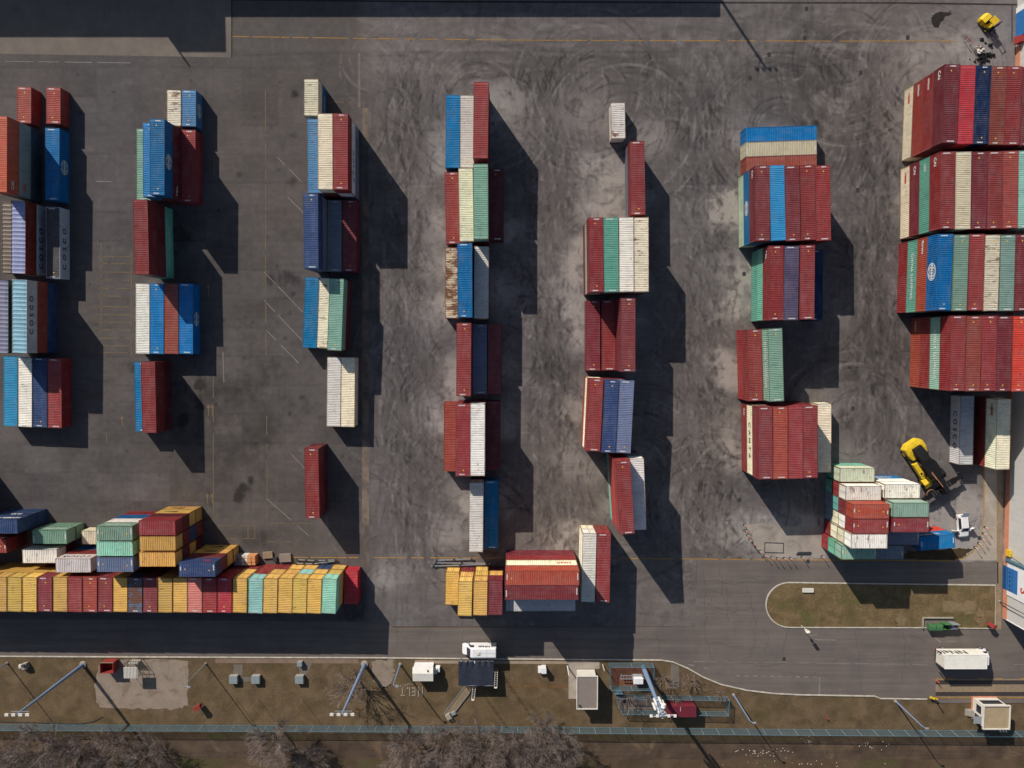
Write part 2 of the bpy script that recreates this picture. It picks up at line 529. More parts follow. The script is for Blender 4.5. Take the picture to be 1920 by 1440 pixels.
# third column
S('E', 7, -1, 2, [(1158.4, 193.2, 1159.7, 259, 'w')])
S('E', 6, -1, 4, [(1194.8, 267, 1196.6, 401, 'gr')])
S('E', 5, -1, 4, [(1116.8, 410, 1118.1, 546, '.ar'), (1145.2, 409.5, 1146.5, 546, '..e'), (1174.1, 409, 1174.9, 546, '..w'), (1202.3, 408.5, 1202.8, 546, '..W')])
S('E', 4, -1, 4, [(1112.2, 563.3, 1112.2, 695, 'm'), (1142.5, 562, 1142.5, 695, 'r'), (1176, 558.9, 1176, 696, '..m')])
S('E', 3, -1, 4, [(1118.3, 710, 1111.7, 846.2, 'bcr'), (1147.2, 712.2, 1140.6, 848.4, '..n'), (1175.8, 713.3, 1168.7, 849.6, '..v')])
S('E', 2, -1, 4, [(1167.8, 862, 1176.4, 1004.4, 'eRbr', {0: [('-', 'EVERGREEN', 'white_txt', .8, -.5, .6, 1)]}), (1193.5, 858, 1198.8, 995, '.gw')])
S('E', 1, -1, 4, [(1105.6, 998.9, 1102.4, 1131, 'cw'), (1132.4, 999, 1129.8, 1131.5, 'br')])
# second column
S('F', 7, -1, 4, [(1399, 252.5, 1530.3, 248.5, 'u'), (1399.2, 280.5, 1530.3, 276, 'B'), (1399.7, 307.6, 1530.3, 302.7, 'b')])
S('F', 6, -1, 4, [(1430, 312.4, 1430.9, 450.2, 'aum', {1: [('-', '@', '', 1, .0, 0, 1)], 2: [('-', 'CAI', 'white_txt', .8, -5, .2, 1)]}),
                  (1456.4, 311.7, 1459.3, 448.4, '..l'), (1484.5, 314, 1486.8, 449, '..m'), (1513.9, 310.3, 1516.2, 447.9, '.rr'), (1542.4, 312, 1544.4, 448.4, '..r')])
S('F', 5, -1, 4, [(1455.6, 462, 1455, 598.7, 'eer', {2: [('-', 'TAL', 'white_txt', .8, -4.8, .2, 1)]}), (1484.6, 462.4, 1482.5, 598.2, '..V'),
                  (1514.3, 460.8, 1513, 598.2, '.rr'), (1530.7, 468.5, 1528.7, 601, 'N')])
S('F', 4, -1, 4, [(1414.5, 618.7, 1417.5, 750.5, 'rr'), (1452.7, 616.6, 1456.2, 752, '..s', {2: [('-', 'CHINA SHIPPING', 'white_txt', .95, 0, .1, 1.1)]})])
S('F', 3, -1, 4, [(1434.8, 763.8, 1435.5, 896.9, 'rcm', {1: [('-', 'CANTA', 'navy_txt', 1.3, .1, 0, 1.7)], 0: [('-', 'CAI', 'white_txt', .8, -4.6, .3, 1)]}),
                  (1463.4, 763.4, 1463.4, 896.9, '..q'), (1491.7, 762, 1491.7, 896.5, '..r'), (1519.2, 760, 1519.2, 896, '..r'), (1546, 757.2, 1545.8, 885.6, 'c')])
# first column, four high, beside the warehouse
S('G', 5, -1, 4, [(1785.8, 122.9, 1779.6, 266.5, 'cqrm', {3: [('-', 'CAI', 'white_txt', .9, -4.9, .1, 1)], 2: [('-', 'triton', 'white_txt', .8, -4.6, .3, 1)],
                   1: [('-', 'triton', 'white_txt', .8, -4.6, .3, 1)], 0: [('-', 'HMM', 'red_txt', .8, -4.2, .3, 1)]}),
                  (1815.3, 124.3, 1809.6, 267.6, '...R'), (1845.1, 124.8, 1839.2, 267.6, '...N'), (1874, 126, 1868.2, 268.8, '...b'),
                  (1902.7, 127, 1897, 269.5, '...r'), (1931.5, 128, 1925.6, 270.5, '...m')])
S('G', 4, -1, 4, [(1777.5, 285.4, 1775.5, 427.7, 'cmer', {3: [('-', 'CAI', 'white_txt', .9, -4.8, .1, 1)], 2: [('-', 'UES', 'white_txt', .8, -4.6, .3, 1)],
                   1: [('-', 'CAI', 'white_txt', .9, -4.8, .1, 1)], 0: [('-', 'HMM', 'red_txt', .8, -4.2, .3, 1)]}),
                  (1807, 285.4, 1805.2, 428.7, '...B'), (1837.3, 285, 1835, 427.5, '...m'), (1866.6, 285, 1864.6, 427.5, '...r'),
                  (1895.7, 284.5, 1893.8, 426, '...q'), (1925, 284, 1923, 425, '...t')])
S('G', 3, -1, 4, [(1773.3, 440, 1768.3, 580, 'reou', {3: [('-', '@', '', 1.15, -.2, 0, 1)], 2: [('-', 'florens', 'white_txt', .8, -4.5, .3, 1)],
                   1: [('-', 'CHINA SHIPPING', 'white_txt', .95, 0, .1, 1.1)]}),
                  (1803.3, 441, 1798.7, 581, '...s'), (1832.4, 440, 1828.6, 581, '...r'), (1861.7, 442, 1857.2, 581, '...W'),
                  (1890.3, 442, 1886.7, 581, '...s'), (1919, 441, 1915.5, 582, '...m')])
S('G', 2, -1, 4, [(1797.6, 593.3, 1794.6, 731.8, 'orsr', {2: [('-', 'CHINA SHIPPING', 'white_txt', 1.0, .2, .1, 1.1)], 0: [('-', 'triton', 'white_txt', .8, -4.6, .3, 1)]}),
                  (1827.2, 593.3, 1823.3, 732, '...b'), (1855.9, 593.3, 1852.8, 732, '...r'), (1884.8, 593.5, 1881.4, 732.5, '...m'), (1914.5, 594, 1911, 733, '...S')])
S('G', 1, -1, 4, [(1814, 742.4, 1811, 871, 'h', {0: [('-', 'COSCO', 'navy_txt', 1.35, 0, .1, 1.75)]}),
                  (1883, 746, 1879.6, 881.8, 'rc', {1: [('-', 'HMM', 'red_txt', .9, -4.2, .3, 1)]})])
# stepped heap of short boxes by the reach stacker
S('H', 1, -1, 2, [(1575.6, 890.7, 1639.8, 890.7, 'ea'), (1585.5, 924.9, 1652.8, 924.9, 'erw'), (1600, 959, 1666.5, 959, 'gemo'),
                  (1599.5, 987, 1666.5, 987, 'gcwr'), (1596.2, 1015, 1663.8, 1015, 'rccw'), (1584, 1036, 1646.6, 1036, 'res')])
S('H', 2, -1, 2, [(1659.6, 921.2, 1724.6, 921.2, 'uww', {0: [('+', 'HAMBURG', 'white_txt', 1.0, -1.0, .3, 1)]}),
                  (1675, 956.2, 1742, 956.2, '...s', {3: [('+', 'CHINA SHIPPING', 'white_txt', .55, 0, .2, 1)]}),
                  (1673.5, 984.4, 1742, 984.4, '..mm'), (1662.5, 1009, 1727, 1009, 'mg'), (1627, 1036, 1690, 1036, 'mg')])
S('H', 3, -1, 2, [(1724, 1020, 1786, 1014, 'Su', {1: [('+', 'HAMBURG', 'white_txt', .9, -1.2, .3, 1)]})])
# long row along the road
row = [(-140, '...'), (-112.5, '...'), (-84.8, '...'), (-56.7, '...'), (-28.7, '~y~yy'), (-1, '~y~yy'), (27, '~y~yy'), (55.3, '~m~yy'), (84, '~y~ym'), (112.7, '~y~yy'), (140, '..r'), (168.4, '..q'), (197, '..m'), (225.4, '~y~yy'),
       (253, '..K'), (281.3, '..m'), (309.4, '~y~yy'), (337.5, '~y~yy'), (365, '..p'), (392.8, '..r'), (421, '.qR'), (449.6, 'ryy'), (479, 'rrt'), (506.6, 'ryy'),
       (534.5, 'yyy'), (561.6, 'yty'), (589, 'nyy'), (616.8, 'yyt')]
S('M', 1, -1, 2, [(x + max(0, x - 380) * .0055, 1114 + x / 617 * 4 - 33.3, x - max(0, x - 380) * .0055, 1114 + x / 617 * 4 + 33.3, c) for x, c in row])
S('M', 2, -1, 2, [(658, 1072, 657.6, 1131.5, 'R')])
# heap behind the long row
S('N', 5, -1, 2, [(-34.5, 987.2, 31.7, 987.2, 'nnn', {2: [('+', 'HAMBURG', 'white_txt', 1.0, .4, .1, 1)], 1: [('+', 'SUD', 'white_txt', 1.0, .4, .1, 1)]}),
                  (-53, 1023.8, 12, 1023.8, 'rq', {1: [('+', 'K LINE', 'white_txt', .8, 1.3, .1, 1)]})])
S('N', 4, -1, 2, [(60, 1007, 125.8, 1007, 'ss', {1: [('+', 'CHINA SHIPPING', 'white_txt', .6, 0, .0, 1)]}), (42, 1043, 107.5, 1043, 'mw'),
                  (104, 1060.4, 171.7, 1060.4, 'urw', {2: [('+', 'COSCO', 'navy_txt', 1.2, 0, .0, 1.2)], 0: [('+', 'MAERSK', 'white_txt', .8, .8, .2, 1)]})])
S('N', 3, -1, 2, [(153, 1008, 217, 1008, 'c')])
S('N', 2, -1, 2, [(181, 1000, 248.5, 1000, 'ruws', {3: [('+', 'CHINA SHIPPING', 'white_txt', .55, 0, .2, 1)]}), (181, 1029, 249, 1029, '...t'), (181.5, 1058.8, 250, 1058.8, '...v')])
S('N', 1, -1, 2, [(260, 990, 328, 990, 'yydr', {0: [('+', 'MSC', 'black_txt', 1.1, -.6, .0, 1)], 1: [('+', 'MSC', 'black_txt', 1.1, -.6, .0, 1)]}),
                  (260.8, 1019, 330, 1019, 'bnmy'), (260.8, 1049, 329.7, 1049, 'mymy')])
S('N', 0, -1, 2, [(336, 1068, 403, 1068, 'yymn', {0: [('+', 'MSC', 'black_txt', 1.2, -.4, .0, 1)], 1: [('+', 'MSC', 'black_txt', 1.2, -.4, .0, 1)],
                   3: [('+', 'CMA', 'red_txt', .7, 1.3, .2, 1)]})])
# block opposite the white van
S('Q', 1, -1, 2, [(848.5, 1072, 847, 1134.6, 'y'), (872.5, 1091, 871, 1155, 'ryy'), (901, 1089, 900, 1154, 'yyy'), (929, 1088.5, 928.5, 1152.8, 'dym')])
S('Q', 2, -1, 4, [(948.5, 1083.6, 1085, 1083.6, 'mrco', {2: [('+', 'UASC', 'red_txt', 1.0, 3.8, .0, 1)]}), (946, 1111, 1084, 1111, '...m'), (948.5, 1133.5, 1079, 1133.5, '.h')])
# outside the frame, seen only by its shadow
S('A', 6, -1, 4, [(-96, 895, -96, 1030, '...'), (-124, 895, -124, 1030, '...')])

def settle():
    """push neighbours apart so no two containers share space"""
    for it in range(60):
        moved = False
        for i, a in enumerate(STACKS):
            for b in STACKS[i + 1:]:
                dv = b['c'] - a['c']
                if dv.length > 12.6: continue
                if abs(a['d'].dot(b['d'])) < .9:
                    continue
                d = a['d']; nrm = Vector((-d.y, d.x))
                al, pe = dv.dot(d), dv.dot(nrm)
                oa = (a['L'] + b['L']) / 2 + .06 - abs(al)
                op = 2.462 - abs(pe)
                if oa > 0 and op > 0:
                    moved = True
                    if op < oa: mv = nrm * (math.copysign(op, pe) / 2)
                    else: mv = d * (math.copysign(oa, al) / 2)
                    b['c'] = b['c'] + mv; a['c'] = a['c'] - mv
        if not moved: break
settle()

COLNAME = {'A': 'column seven from warehouse', 'B': 'column six from warehouse', 'C': 'column five from warehouse', 'D': 'column four from warehouse',
           'E': 'column three from warehouse', 'F': 'column two from warehouse', 'G': 'column beside warehouse'}
NUM = ['one', 'two', 'three', 'four', 'five', 'six', 'seven', 'eight', 'nine', 'ten', 'eleven', 'twelve', 'thirteen', 'fourteen', 'fifteen', 'sixteen', 'seventeen',
       'eighteen', 'nineteen', 'twenty', 'twenty one', 'twenty two', 'twenty three', 'twenty four', 'twenty five']
GROUP = {'A': 'containers in the outermost column', 'B': 'containers in the sixth column', 'C': 'containers in the fifth column', 'D': 'containers in the fourth column',
         'E': 'containers in the third column', 'F': 'containers in the second column', 'G': 'containers stacked beside the warehouse',
         'H': 'short containers heaped by the reach stacker', 'M': 'short containers in the long roadside row', 'N': 'short containers heaped behind the roadside row',
         'Q': 'containers in the block by the white van'}
BANKS = {}
for s in STACKS:
    BANKS.setdefault((s['col'], s['bank']), []).append(s)

def label_for(s, tier, code):
    w = PAL[code][0]
    n = s['n']
    t = ('lone' if n == 1 else 'top' if tier == n - 1 else 'bottom' if tier == 0 else ('middle' if n == 3 else 'second' if tier == 1 else 'third'))
    t = 'ground level' if n == 1 else t + ' tier'
    k = NUM[s['k']]
    if s['col'] in COLNAME:
        return f"{w} container, {t}, stack {k} of bank {NUM[s['bank'] - 1]} off road, {COLNAME[s['col']]}"
    place = {('H', 1): 'west flank of heap by reach stacker', ('H', 2): 'heap flank facing white hatchback', ('H', 3): 'beside kerb below white hatchback',
             ('M', 1): 'long row along road', ('M', 2): 'standing alone at end of long row', ('N', 5): 'outermost pile behind long row', ('N', 4): 'green and white pile behind long row',
             ('N', 3): 'tucked behind green pile', ('N', 2): 'green pile behind long row', ('N', 1): 'red and yellow pile behind long row', ('N', 0): 'navy pile by wrapped bales',
             ('Q', 1): 'yellow cluster opposite white van', ('Q', 2): 'crosswise block opposite white van'}[(s['col'], s['bank'])]
    return f"{w} short container, {t}, stack {k}, {place}" if s['L'] < 8 else f"{w} long container, {t}, stack {k}, {place}"

HID = MB(); HIDC = []
COUNT = 0
def sat(rgb, f, g):
    l = sum(rgb) / 3
    return tuple(max(4, min(255, (l + (c - l) * f) * g)) for c in rgb)

def gr(c): return sat(c, .92, 1.0)
def make_container(s, tier, code):
    global COUNT
    COUNT += 1
    words_, rgb, rust = PAL[code]
    me = container_meshes(s['L'], s['h'])
    ang = math.atan2(s['d'].y, s['d'].x)
    jx = s['d'] * rnd.uniform(-.05, .05) if tier else s['d'] * 0
    c = s['c'] + jx
    root = empty('shipping_container', (c.x, c.y, .012 + tier * s['h'] + tier * .001), ang)
    tag(root, label_for(s, tier, code), 'shipping container', GROUP[s['col']])
    jit = rnd.uniform(.92, 1.07)
    if s['L'] < 8 and code in 'wcsatgvoy': rust = rust + .16
    if s['txt'].get(tier): rust = min(rust, .3)
    hv = .012 if code in 'wcWBhQ' else .035
    rgb = tuple(min(255, x * rnd.uniform(1 - hv, 1 + hv)) for x in rgb)
    base = alb(tuple(min(255, x * jit) for x in ROOFC.get(code, rgb)))
    if code in 'rmbqRd':
        fade = rnd.uniform(0, .26)
        base = alb(tuple(c * jit + (q - c * jit) * fade for c, q in zip(rgb, (148, 98, 90))))
    side = alb(sat(rgb, 1.14, .93 * jit) if code not in 'seatwchWQBy' else sat(rgb, 1.0, 1.08 * jit))
    fr = alb(sat(rgb, 1.0, .86 * jit))
    if code in 'wWQcsahy': fr = (fr[0] * .62, fr[1] * .54, fr[2] * .44)
    link('frame', me['frame'], root, color=(*fr, min(1, rust + .25)))
    if code in TARP:
        tc = alb(TARP[code])
        link('tarpaulin_roof', me['tarp'], root, color=(*tc, .05))
    else:
        rf = link('roof', me['roof'], root, color=(*base, rust))
        if tier == s['n'] - 1 and code not in 'yY' and (rnd.random() < .82):
            link('roof_marking', me['mark%d' % rnd.randrange(3)], rf)
            link('roof_marking', me['mark%d' % rnd.randrange(3)], rf, rz=math.pi)
    sides = {}
    sides['+'] = link('side_wall', me['side_wall'], root, color=(*side, rust * .7))
    sides['-'] = link('side_wall', me['side_wall'], root, rz=math.pi, color=(*side, rust * .7))
    link('front_wall', me['front_wall'], root, color=(*side, rust * .7))
    dd = link('door', me['door'], root, color=(*side, rust * .7))
    d2 = link('door', me['door'], root, color=(*side, rust * .7))
    d2.scale = (1, -1, 1)
    for (sd, text, mat, size, along, up, sp) in s['txt'].get(tier, []):
        g = globe_mesh() if text == '@' else text_mesh(text, mat, sp)
        o = link('emblem' if text == '@' else 'lettering', g, sides[sd])
        o.rotation_euler = (math.pi / 2, 0, math.pi)      # on the wall's +y face
        o.location = (along if sd == '+' else -along, W / 2 + .012, s['h'] / 2 + .02 + up * .4)
        o.scale = (size, size, 1)

for s in STACKS:
    for tier, code in enumerate(s['toks']):
        if code[0] == '~':
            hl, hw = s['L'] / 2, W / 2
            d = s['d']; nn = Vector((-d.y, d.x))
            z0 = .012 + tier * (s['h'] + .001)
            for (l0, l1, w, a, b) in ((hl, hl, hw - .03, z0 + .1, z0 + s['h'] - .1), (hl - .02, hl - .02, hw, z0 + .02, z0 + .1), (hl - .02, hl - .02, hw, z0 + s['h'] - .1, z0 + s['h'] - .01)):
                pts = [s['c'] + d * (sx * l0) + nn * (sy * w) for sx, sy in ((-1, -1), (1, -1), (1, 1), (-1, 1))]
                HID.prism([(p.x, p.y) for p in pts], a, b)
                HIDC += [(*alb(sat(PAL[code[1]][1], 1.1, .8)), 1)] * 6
        else:
            make_container(s, tier, code)
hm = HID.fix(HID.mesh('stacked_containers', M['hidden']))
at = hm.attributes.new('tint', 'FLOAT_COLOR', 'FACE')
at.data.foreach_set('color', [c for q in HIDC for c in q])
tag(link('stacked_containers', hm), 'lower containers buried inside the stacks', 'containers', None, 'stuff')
print('CONTAINERS', COUNT)
# ------------------------------------------------------------------ painted yard surface
def vnoise(ny, nx, cell, seed, cx=None):
    r = np.random.default_rng(seed)
    cx = cx or cell
    gy, gx = int(ny / cell) + 3, int(nx / cx) + 3
    g = r.random((gy, gx)).astype(np.float32)
    y = np.arange(ny, dtype=np.float32) / cell; x = np.arange(nx, dtype=np.float32) / cx
    yi, xi = y.astype(int), x.astype(int)
    fy, fx = (y - yi)[:, None], (x - xi)[None, :]
    fy = fy * fy * (3 - 2 * fy); fx = fx * fx * (3 - 2 * fx)
    a, b = g[yi][:, xi], g[yi][:, xi + 1]
    c, d = g[yi + 1][:, xi], g[yi + 1][:, xi + 1]
    return (a * (1 - fx) + b * fx) * (1 - fy) + (c * (1 - fx) + d * fx) * fy

def fbm(ny, nx, cell, seed, octv=4):
    o = np.zeros((ny, nx), np.float32); t = 0
    for k in range(octv):
        a = .55 ** k; o += a * vnoise(ny, nx, max(cell / 2 ** k, 1.01), seed + k); t += a
    return o / t

RES = .2
GX0, GX1, GY0, GY1 = -98.0, 104.0, -52.0, 66.0
NX, NY = int((GX1 - GX0) / RES) + 1, int((GY1 - GY0) / RES) + 1
xs = GX0 + np.arange(NX, dtype=np.float32) * RES
ys = GY0 + np.arange(NY, dtype=np.float32) * RES
XX, YY = np.meshgrid(xs, ys)
n1 = fbm(NY, NX, 60, 1); n2 = fbm(NY, NX, 18, 5); n3 = fbm(NY, NX, 6, 9, 3); n4 = fbm(NY, NX, 130, 21, 3)
sk = .6 * vnoise(NY, NX, 26, 41, 2.2) + .4 * vnoise(NY, NX, 11, 43, 1.3)
skh = .6 * vnoise(NY, NX, 2.0, 51, 30) + .4 * vnoise(NY, NX, 1.4, 53, 12)
def px(u, v): return P(u, v)
xw = px(684, 640)[0]                                   # seam between the western slabs and the worn apron
west = np.clip((xw - XX) / 2.0 + .5, 0, 1)
# base tone (albedo) : slabs in the west, browner worn asphalt elsewhere
V = .110 + .036 * (n1 - .5) + .034 * (n2 - .5) + .03 * (n3 - .5)
V = V * (1 - west) * 1.02 + west * (V * .66 + .008)
WARM = .5 + (n4 - .5) * .9                             # 0 cold grey .. 1 brown

def blob(u, v, r, amp, seed=0, ex=1.0):
    """pale dust (amp>0) or dark stain (amp<0) with a ragged edge; r in metres"""
    cx, cy = px(u, v)
    i0, i1 = int((cx - r * 2.2 - GX0) / RES), int((cx + r * 2.2 - GX0) / RES)
    j0, j1 = int((cy - r * 2.2 * ex - GY0) / RES), int((cy + r * 2.2 * ex - GY0) / RES)
    i0, i1, j0, j1 = max(i0, 0), min(i1, NX), max(j0, 0), min(j1, NY)
    if i1 <= i0 or j1 <= j0: return
    d = np.hypot(XX[j0:j1, i0:i1] - cx, (YY[j0:j1, i0:i1] - cy) / ex) / r
    d = d + (n2[j0:j1, i0:i1] - .5) * 1.2 + (n3[j0:j1, i0:i1] - .5) * .9 + (sk[j0:j1, i0:i1] - .5) * .5
    m = np.clip(1.35 - d, 0, 1); m = m * m * (3 - 2 * m)
    V[j0:j1, i0:i1] += amp * m
    if amp > 0: WARM[j0:j1, i0:i1] += .12 * m

def arc(cx, cy, r, t0, t1, w, val, alpha, squash=1.0):
    """one tyre scrub: an arc of a circle, fading at both ends, broken up by noise"""
    R2 = r + w * 2
    i0, i1 = max(int((cx - R2 - GX0) / RES), 0), min(int((cx + R2 - GX0) / RES) + 2, NX)
    j0, j1 = max(int((cy - R2 * squash - GY0) / RES), 0), min(int((cy + R2 * squash - GY0) / RES) + 2, NY)
    if i1 - i0 < 3 or j1 - j0 < 3: return
    dx, dy = XX[j0:j1, i0:i1] - cx, (YY[j0:j1, i0:i1] - cy) / squash
    rr = np.hypot(dx, dy)
    th = np.mod(np.arctan2(dy, dx) - t0, 2 * math.pi) / (t1 - t0)
    m = np.clip(1 - np.abs(rr - r) / w, 0, 1)
    e = np.clip(np.minimum(th, 1 - th) * 4, 0, 1)
    m = m * e * (th < 1) * np.clip((n3[j0:j1, i0:i1] - .28) * 2.6, .15, 1) * alpha
    V[j0:j1, i0:i1] += (val - V[j0:j1, i0:i1]) * m

def line(p, q, w, val, alpha, wob=0.0):
    (x0, y0), (x1, y1) = p, q
    L = math.hypot(x1 - x0, y1 - y0)
    a, b = min(x0, x1) - w - abs(wob) - 1, max(x0, x1) + w + abs(wob) + 1
    c, d = min(y0, y1) - w - abs(wob) - 1, max(y0, y1) + w + abs(wob) + 1
    i0, i1 = max(int((a - GX0) / RES), 0), min(int((b - GX0) / RES) + 2, NX)
    j0, j1 = max(int((c - GY0) / RES), 0), min(int((d - GY0) / RES) + 2, NY)
    if i1 - i0 < 2 or j1 - j0 < 2: return
    ux, uy = (x1 - x0) / L, (y1 - y0) / L
    dx, dy = XX[j0:j1, i0:i1] - x0, YY[j0:j1, i0:i1] - y0
    al = (dx * ux + dy * uy) / L
    pe = dx * -uy + dy * ux + wob * np.sin(al * math.pi)
    m = np.clip(1.2 - np.abs(pe) / w, 0, 1) * (al > 0) * (al < 1) * np.clip(np.minimum(al, 1 - al) * 9, .25, 1)
    m = m * np.clip((n3[j0:j1, i0:i1] - .25) * 2.4, .2, 1) * alpha
    V[j0:j1, i0:i1] += (val - V[j0:j1, i0:i1]) * m

rp = random.Random(5)
# pale dust along the stack flanks of the busy columns
for s in STACKS:
    if s['col'] in 'DEFQH' and s['L'] > 8:
        d = s['d']; nn = Vector((-d.y, d.x))
        for sg in (-1, 1):
            for kk in range(2):
                p = s['c'] * .97 + nn * (sg * rp.uniform(1.6, 3.6)) + d * rp.uniform(-5, 5)
                u = 960 + p.x * 10.5; v = 640 - p.y * 10.5
                blob(u, v, rp.uniform(1.5, 3.6), rp.uniform(.025, .08))
for (u, v, r, a) in [(940, 195, 3.4, .075), (828, 268, 2.8, .05), (1068, 545, 3.6, .07), (1078, 640, 2.6, .06), (1075, 770, 3, .05), (1070, 860, 3.2, .055), (820, 430, 2.6, .05), (815, 590, 3, .05),
                     (822, 770, 3.2, .055), (945, 425, 2.6, .045), (955, 560, 2.6, .045), (845, 1000, 3, .06), (1222, 260, 3, .055), (1350, 400, 3, .045), (1370, 500, 3, .05), (1375, 570, 3, .05), (1362, 700, 3.2, .035),
                     (1345, 820, 3, .03), (1365, 990, 3.4, .05), (1400, 1000, 4, .05), (1480, 1015, 6, .085), (1540, 1018, 4, .07), (1760, 100, 4.5, .05), (1690, 120, 3.5, .03), (1850, 90, 5, .045),
                     (1680, 250, 3, .035), (1675, 380, 2.6, .03), (1830, 1005, 4, .06), (1765, 990, 3.5, .05), (1600, 860, 3, .03), (1100, 215, 4, .035), (1230, 930, 3, .02), (740, 1075, 3, .05), (716, 1090, 1.8, .04),
                     (700, 110, 4, .01), (1540, 880, 2, .02), (1100, 1030, 3.5, .04), (1000, 1050, 5, .02), (1800, 1003, 5, .07), (1828, 965, 4, .06), (1775, 975, 3.5, .05), (1840, 1020, 4, .07), (1815, 940, 3, .05), (1130, 350, 4, .05), (1110, 310, 3, .06), (1105, 400, 3, .06), (1155, 320, 3, .05), (1090, 470, 2.6, .06), (1085, 590, 3, .05)]:
    blob(u, v, r * 1.15, a * 1.5)
    for q_ in range(7):
        t0_ = rp.uniform(0, 6.28)
        arc(*px(u, v), r * rp.uniform(.6, 1.5), t0_, t0_ + rp.uniform(1, 2.4), rp.uniform(.2, .4), .22 if q_ < 4 else .05, rp.uniform(.3, .65))
# general scrub of the aisles: turning arcs from the aisle into the stacks
AIS = [(765, 120, 1050, 5.5), (1035, 120, 1000, 5.0), (1325, 120, 1060, 5.5), (1640, 150, 820, 4.5)]
for (ua, v0, v1, hw_) in AIS:
    for i in range(420):
        v = rp.uniform(v0, v1)
        x, y = px(ua + rp.gauss(0, hw_ * 4.5), v)
        r = rp.choice((3.2, 4.5, 5.5, 7, 9)) * rp.uniform(.85, 1.15)
        sg = rp.choice((-1, 1))
        cx = x + sg * r
        t0 = (math.pi if sg > 0 else 0) + rp.uniform(-1.3, .4)
        dark = rp.random() < .68
        t1 = t0 + rp.uniform(.7, 1.9); sq = rp.uniform(.8, 1.25)
        arc(cx, y, r + 2.3, t0, t1, .22, .04 if dark else .2, rp.uniform(.1, .45), sq)
        arc(cx, y, r, t0, t1, rp.uniform(.2, .32), rp.uniform(.03, .05) if dark else rp.uniform(.18, .23), rp.uniform(.35, .95) if dark else rp.uniform(.28, .65), sq)
    for i in range(120):
        x, y = px(ua + rp.gauss(0, hw_ * 5), rp.uniform(v0, v1))
        L = rp.uniform(6, 22); t = rp.gauss(0, .1)
        dark = rp.random() < .72
        line((x, y), (x + L * math.sin(t), y - L * math.cos(t)), rp.uniform(.2, .5), .045 if dark else .18, rp.uniform(.1, .4), rp.uniform(-1.5, 1.5))
# rings round the heads of the columns
for (u, v) in [(900, 200), (1165, 235), (1460, 245), (1590, 120), (900, 1000), (1180, 900), (1600, 800), (1330, 950), (1100, 170), (1740, 130), (1420, 950)]:
    cx, cy = px(u, v)
    for i in range(70):
        r = rp.uniform(3.5, 14)
        t0 = rp.uniform(0, 6.28)
        dark = rp.random() < .66
        arc(cx + rp.gauss(0, .8), cy + rp.gauss(0, .8), r, t0, t0 + rp.uniform(.6, 2.0), rp.uniform(.2, .3), .034 if dark else .21, rp.uniform(.3, .8), rp.uniform(.9, 1.15))
# broad cross traffic at the top and bottom of the yard
for i in range(150):
    v = rp.choice((rp.uniform(20, 140), rp.uniform(20, 140), rp.uniform(1040, 1150)))
    x, y = px(rp.uniform(640, 1700), v)
    L = rp.uniform(6, 26); t = rp.gauss(0, .16)
    dark = rp.random() < .6
    line((x, y), (x + L * math.cos(t), y + L * math.sin(t)), rp.uniform(.2, .6), .05 if dark else .18, rp.uniform(.15, .45), rp.uniform(-2, 2))
# fine random scrub everywhere east of the seam
for i in range(3200):
    x, y = px(rp.uniform(700, 1760), rp.uniform(60, 1150))
    r = rp.uniform(2, 9); t0 = rp.uniform(0, 6.28)
    dark = rp.random() < .58
    arc(x, y, r, t0, t0 + rp.uniform(.3, 1.1), rp.uniform(.2, .3), .038 if dark else .2, rp.uniform(.2, .55), rp.uniform(.7, 1.4))
for i in range(1500):
    ua = rp.choice(AIS)
    x, y = px(ua[0] + rp.gauss(0, 34), rp.uniform(ua[1] - 40, ua[2]))
    L = rp.uniform(1.5, 7); t = rp.gauss(0, .28)
    dark = rp.random() < .6
    line((x, y), (x + L * math.sin(t), y - L * math.cos(t)), rp.uniform(.2, .3), .045 if dark else .18, rp.uniform(.1, .42), rp.uniform(-.6, .6))
# fewer, fainter curves on the western slabs
for i in range(240):
    x, y = px(rp.uniform(140, 660), rp.uniform(60, 1040))
    r = rp.uniform(4, 14); t0 = rp.uniform(0, 6.28)
    dark = rp.random() < .6
    arc(x, y, r, t0, t0 + rp.uniform(.3, 1.2), rp.uniform(.2, .5), .055 if dark else .15, rp.uniform(.12, .35), rp.uniform(.7, 1.4))
# slab joints of the western half and their uneven tone
for k in range(22):
    v = 126 + 54.2 * k
    if v > 1060: break
    p, q = px(-20, v), px(676, v + 6)
    L = 0
    x0 = p[0]
    while x0 < q[0]:
        x1 = min(x0 + rp.uniform(4, 9), q[0])
        line((x0, p[1] + rp.gauss(0, .05)), (x1, p[1] + rp.gauss(0, .05)), .2, .045, rp.uniform(.15, .6))
        x0 = x1
for u in (-10, 58, 126, 193, 262, 330, 400, 470, 535, 606):
    for v0 in range(100, 1040, 54):
        line(px(u, v0), px(u, v0 + 54), .18, .052, rp.uniform(.0, .38))
for k in range(18):
    for u0 in range(-20, 680, 68):
        a = rp.gauss(0, .0045)
        (x0, y1), (x1, y0) = px(u0, 126 + 54.2 * k), px(u0 + 68, 126 + 54.2 * (k + 1))
        i0, i1, j0, j1 = [max(0, int(t)) for t in ((x0 - GX0) / RES, (x1 - GX0) / RES, (y0 - GY0) / RES, (y1 - GY0) / RES)]
        V[j0:j1, i0:i1] += a * west[j0:j1, i0:i1]
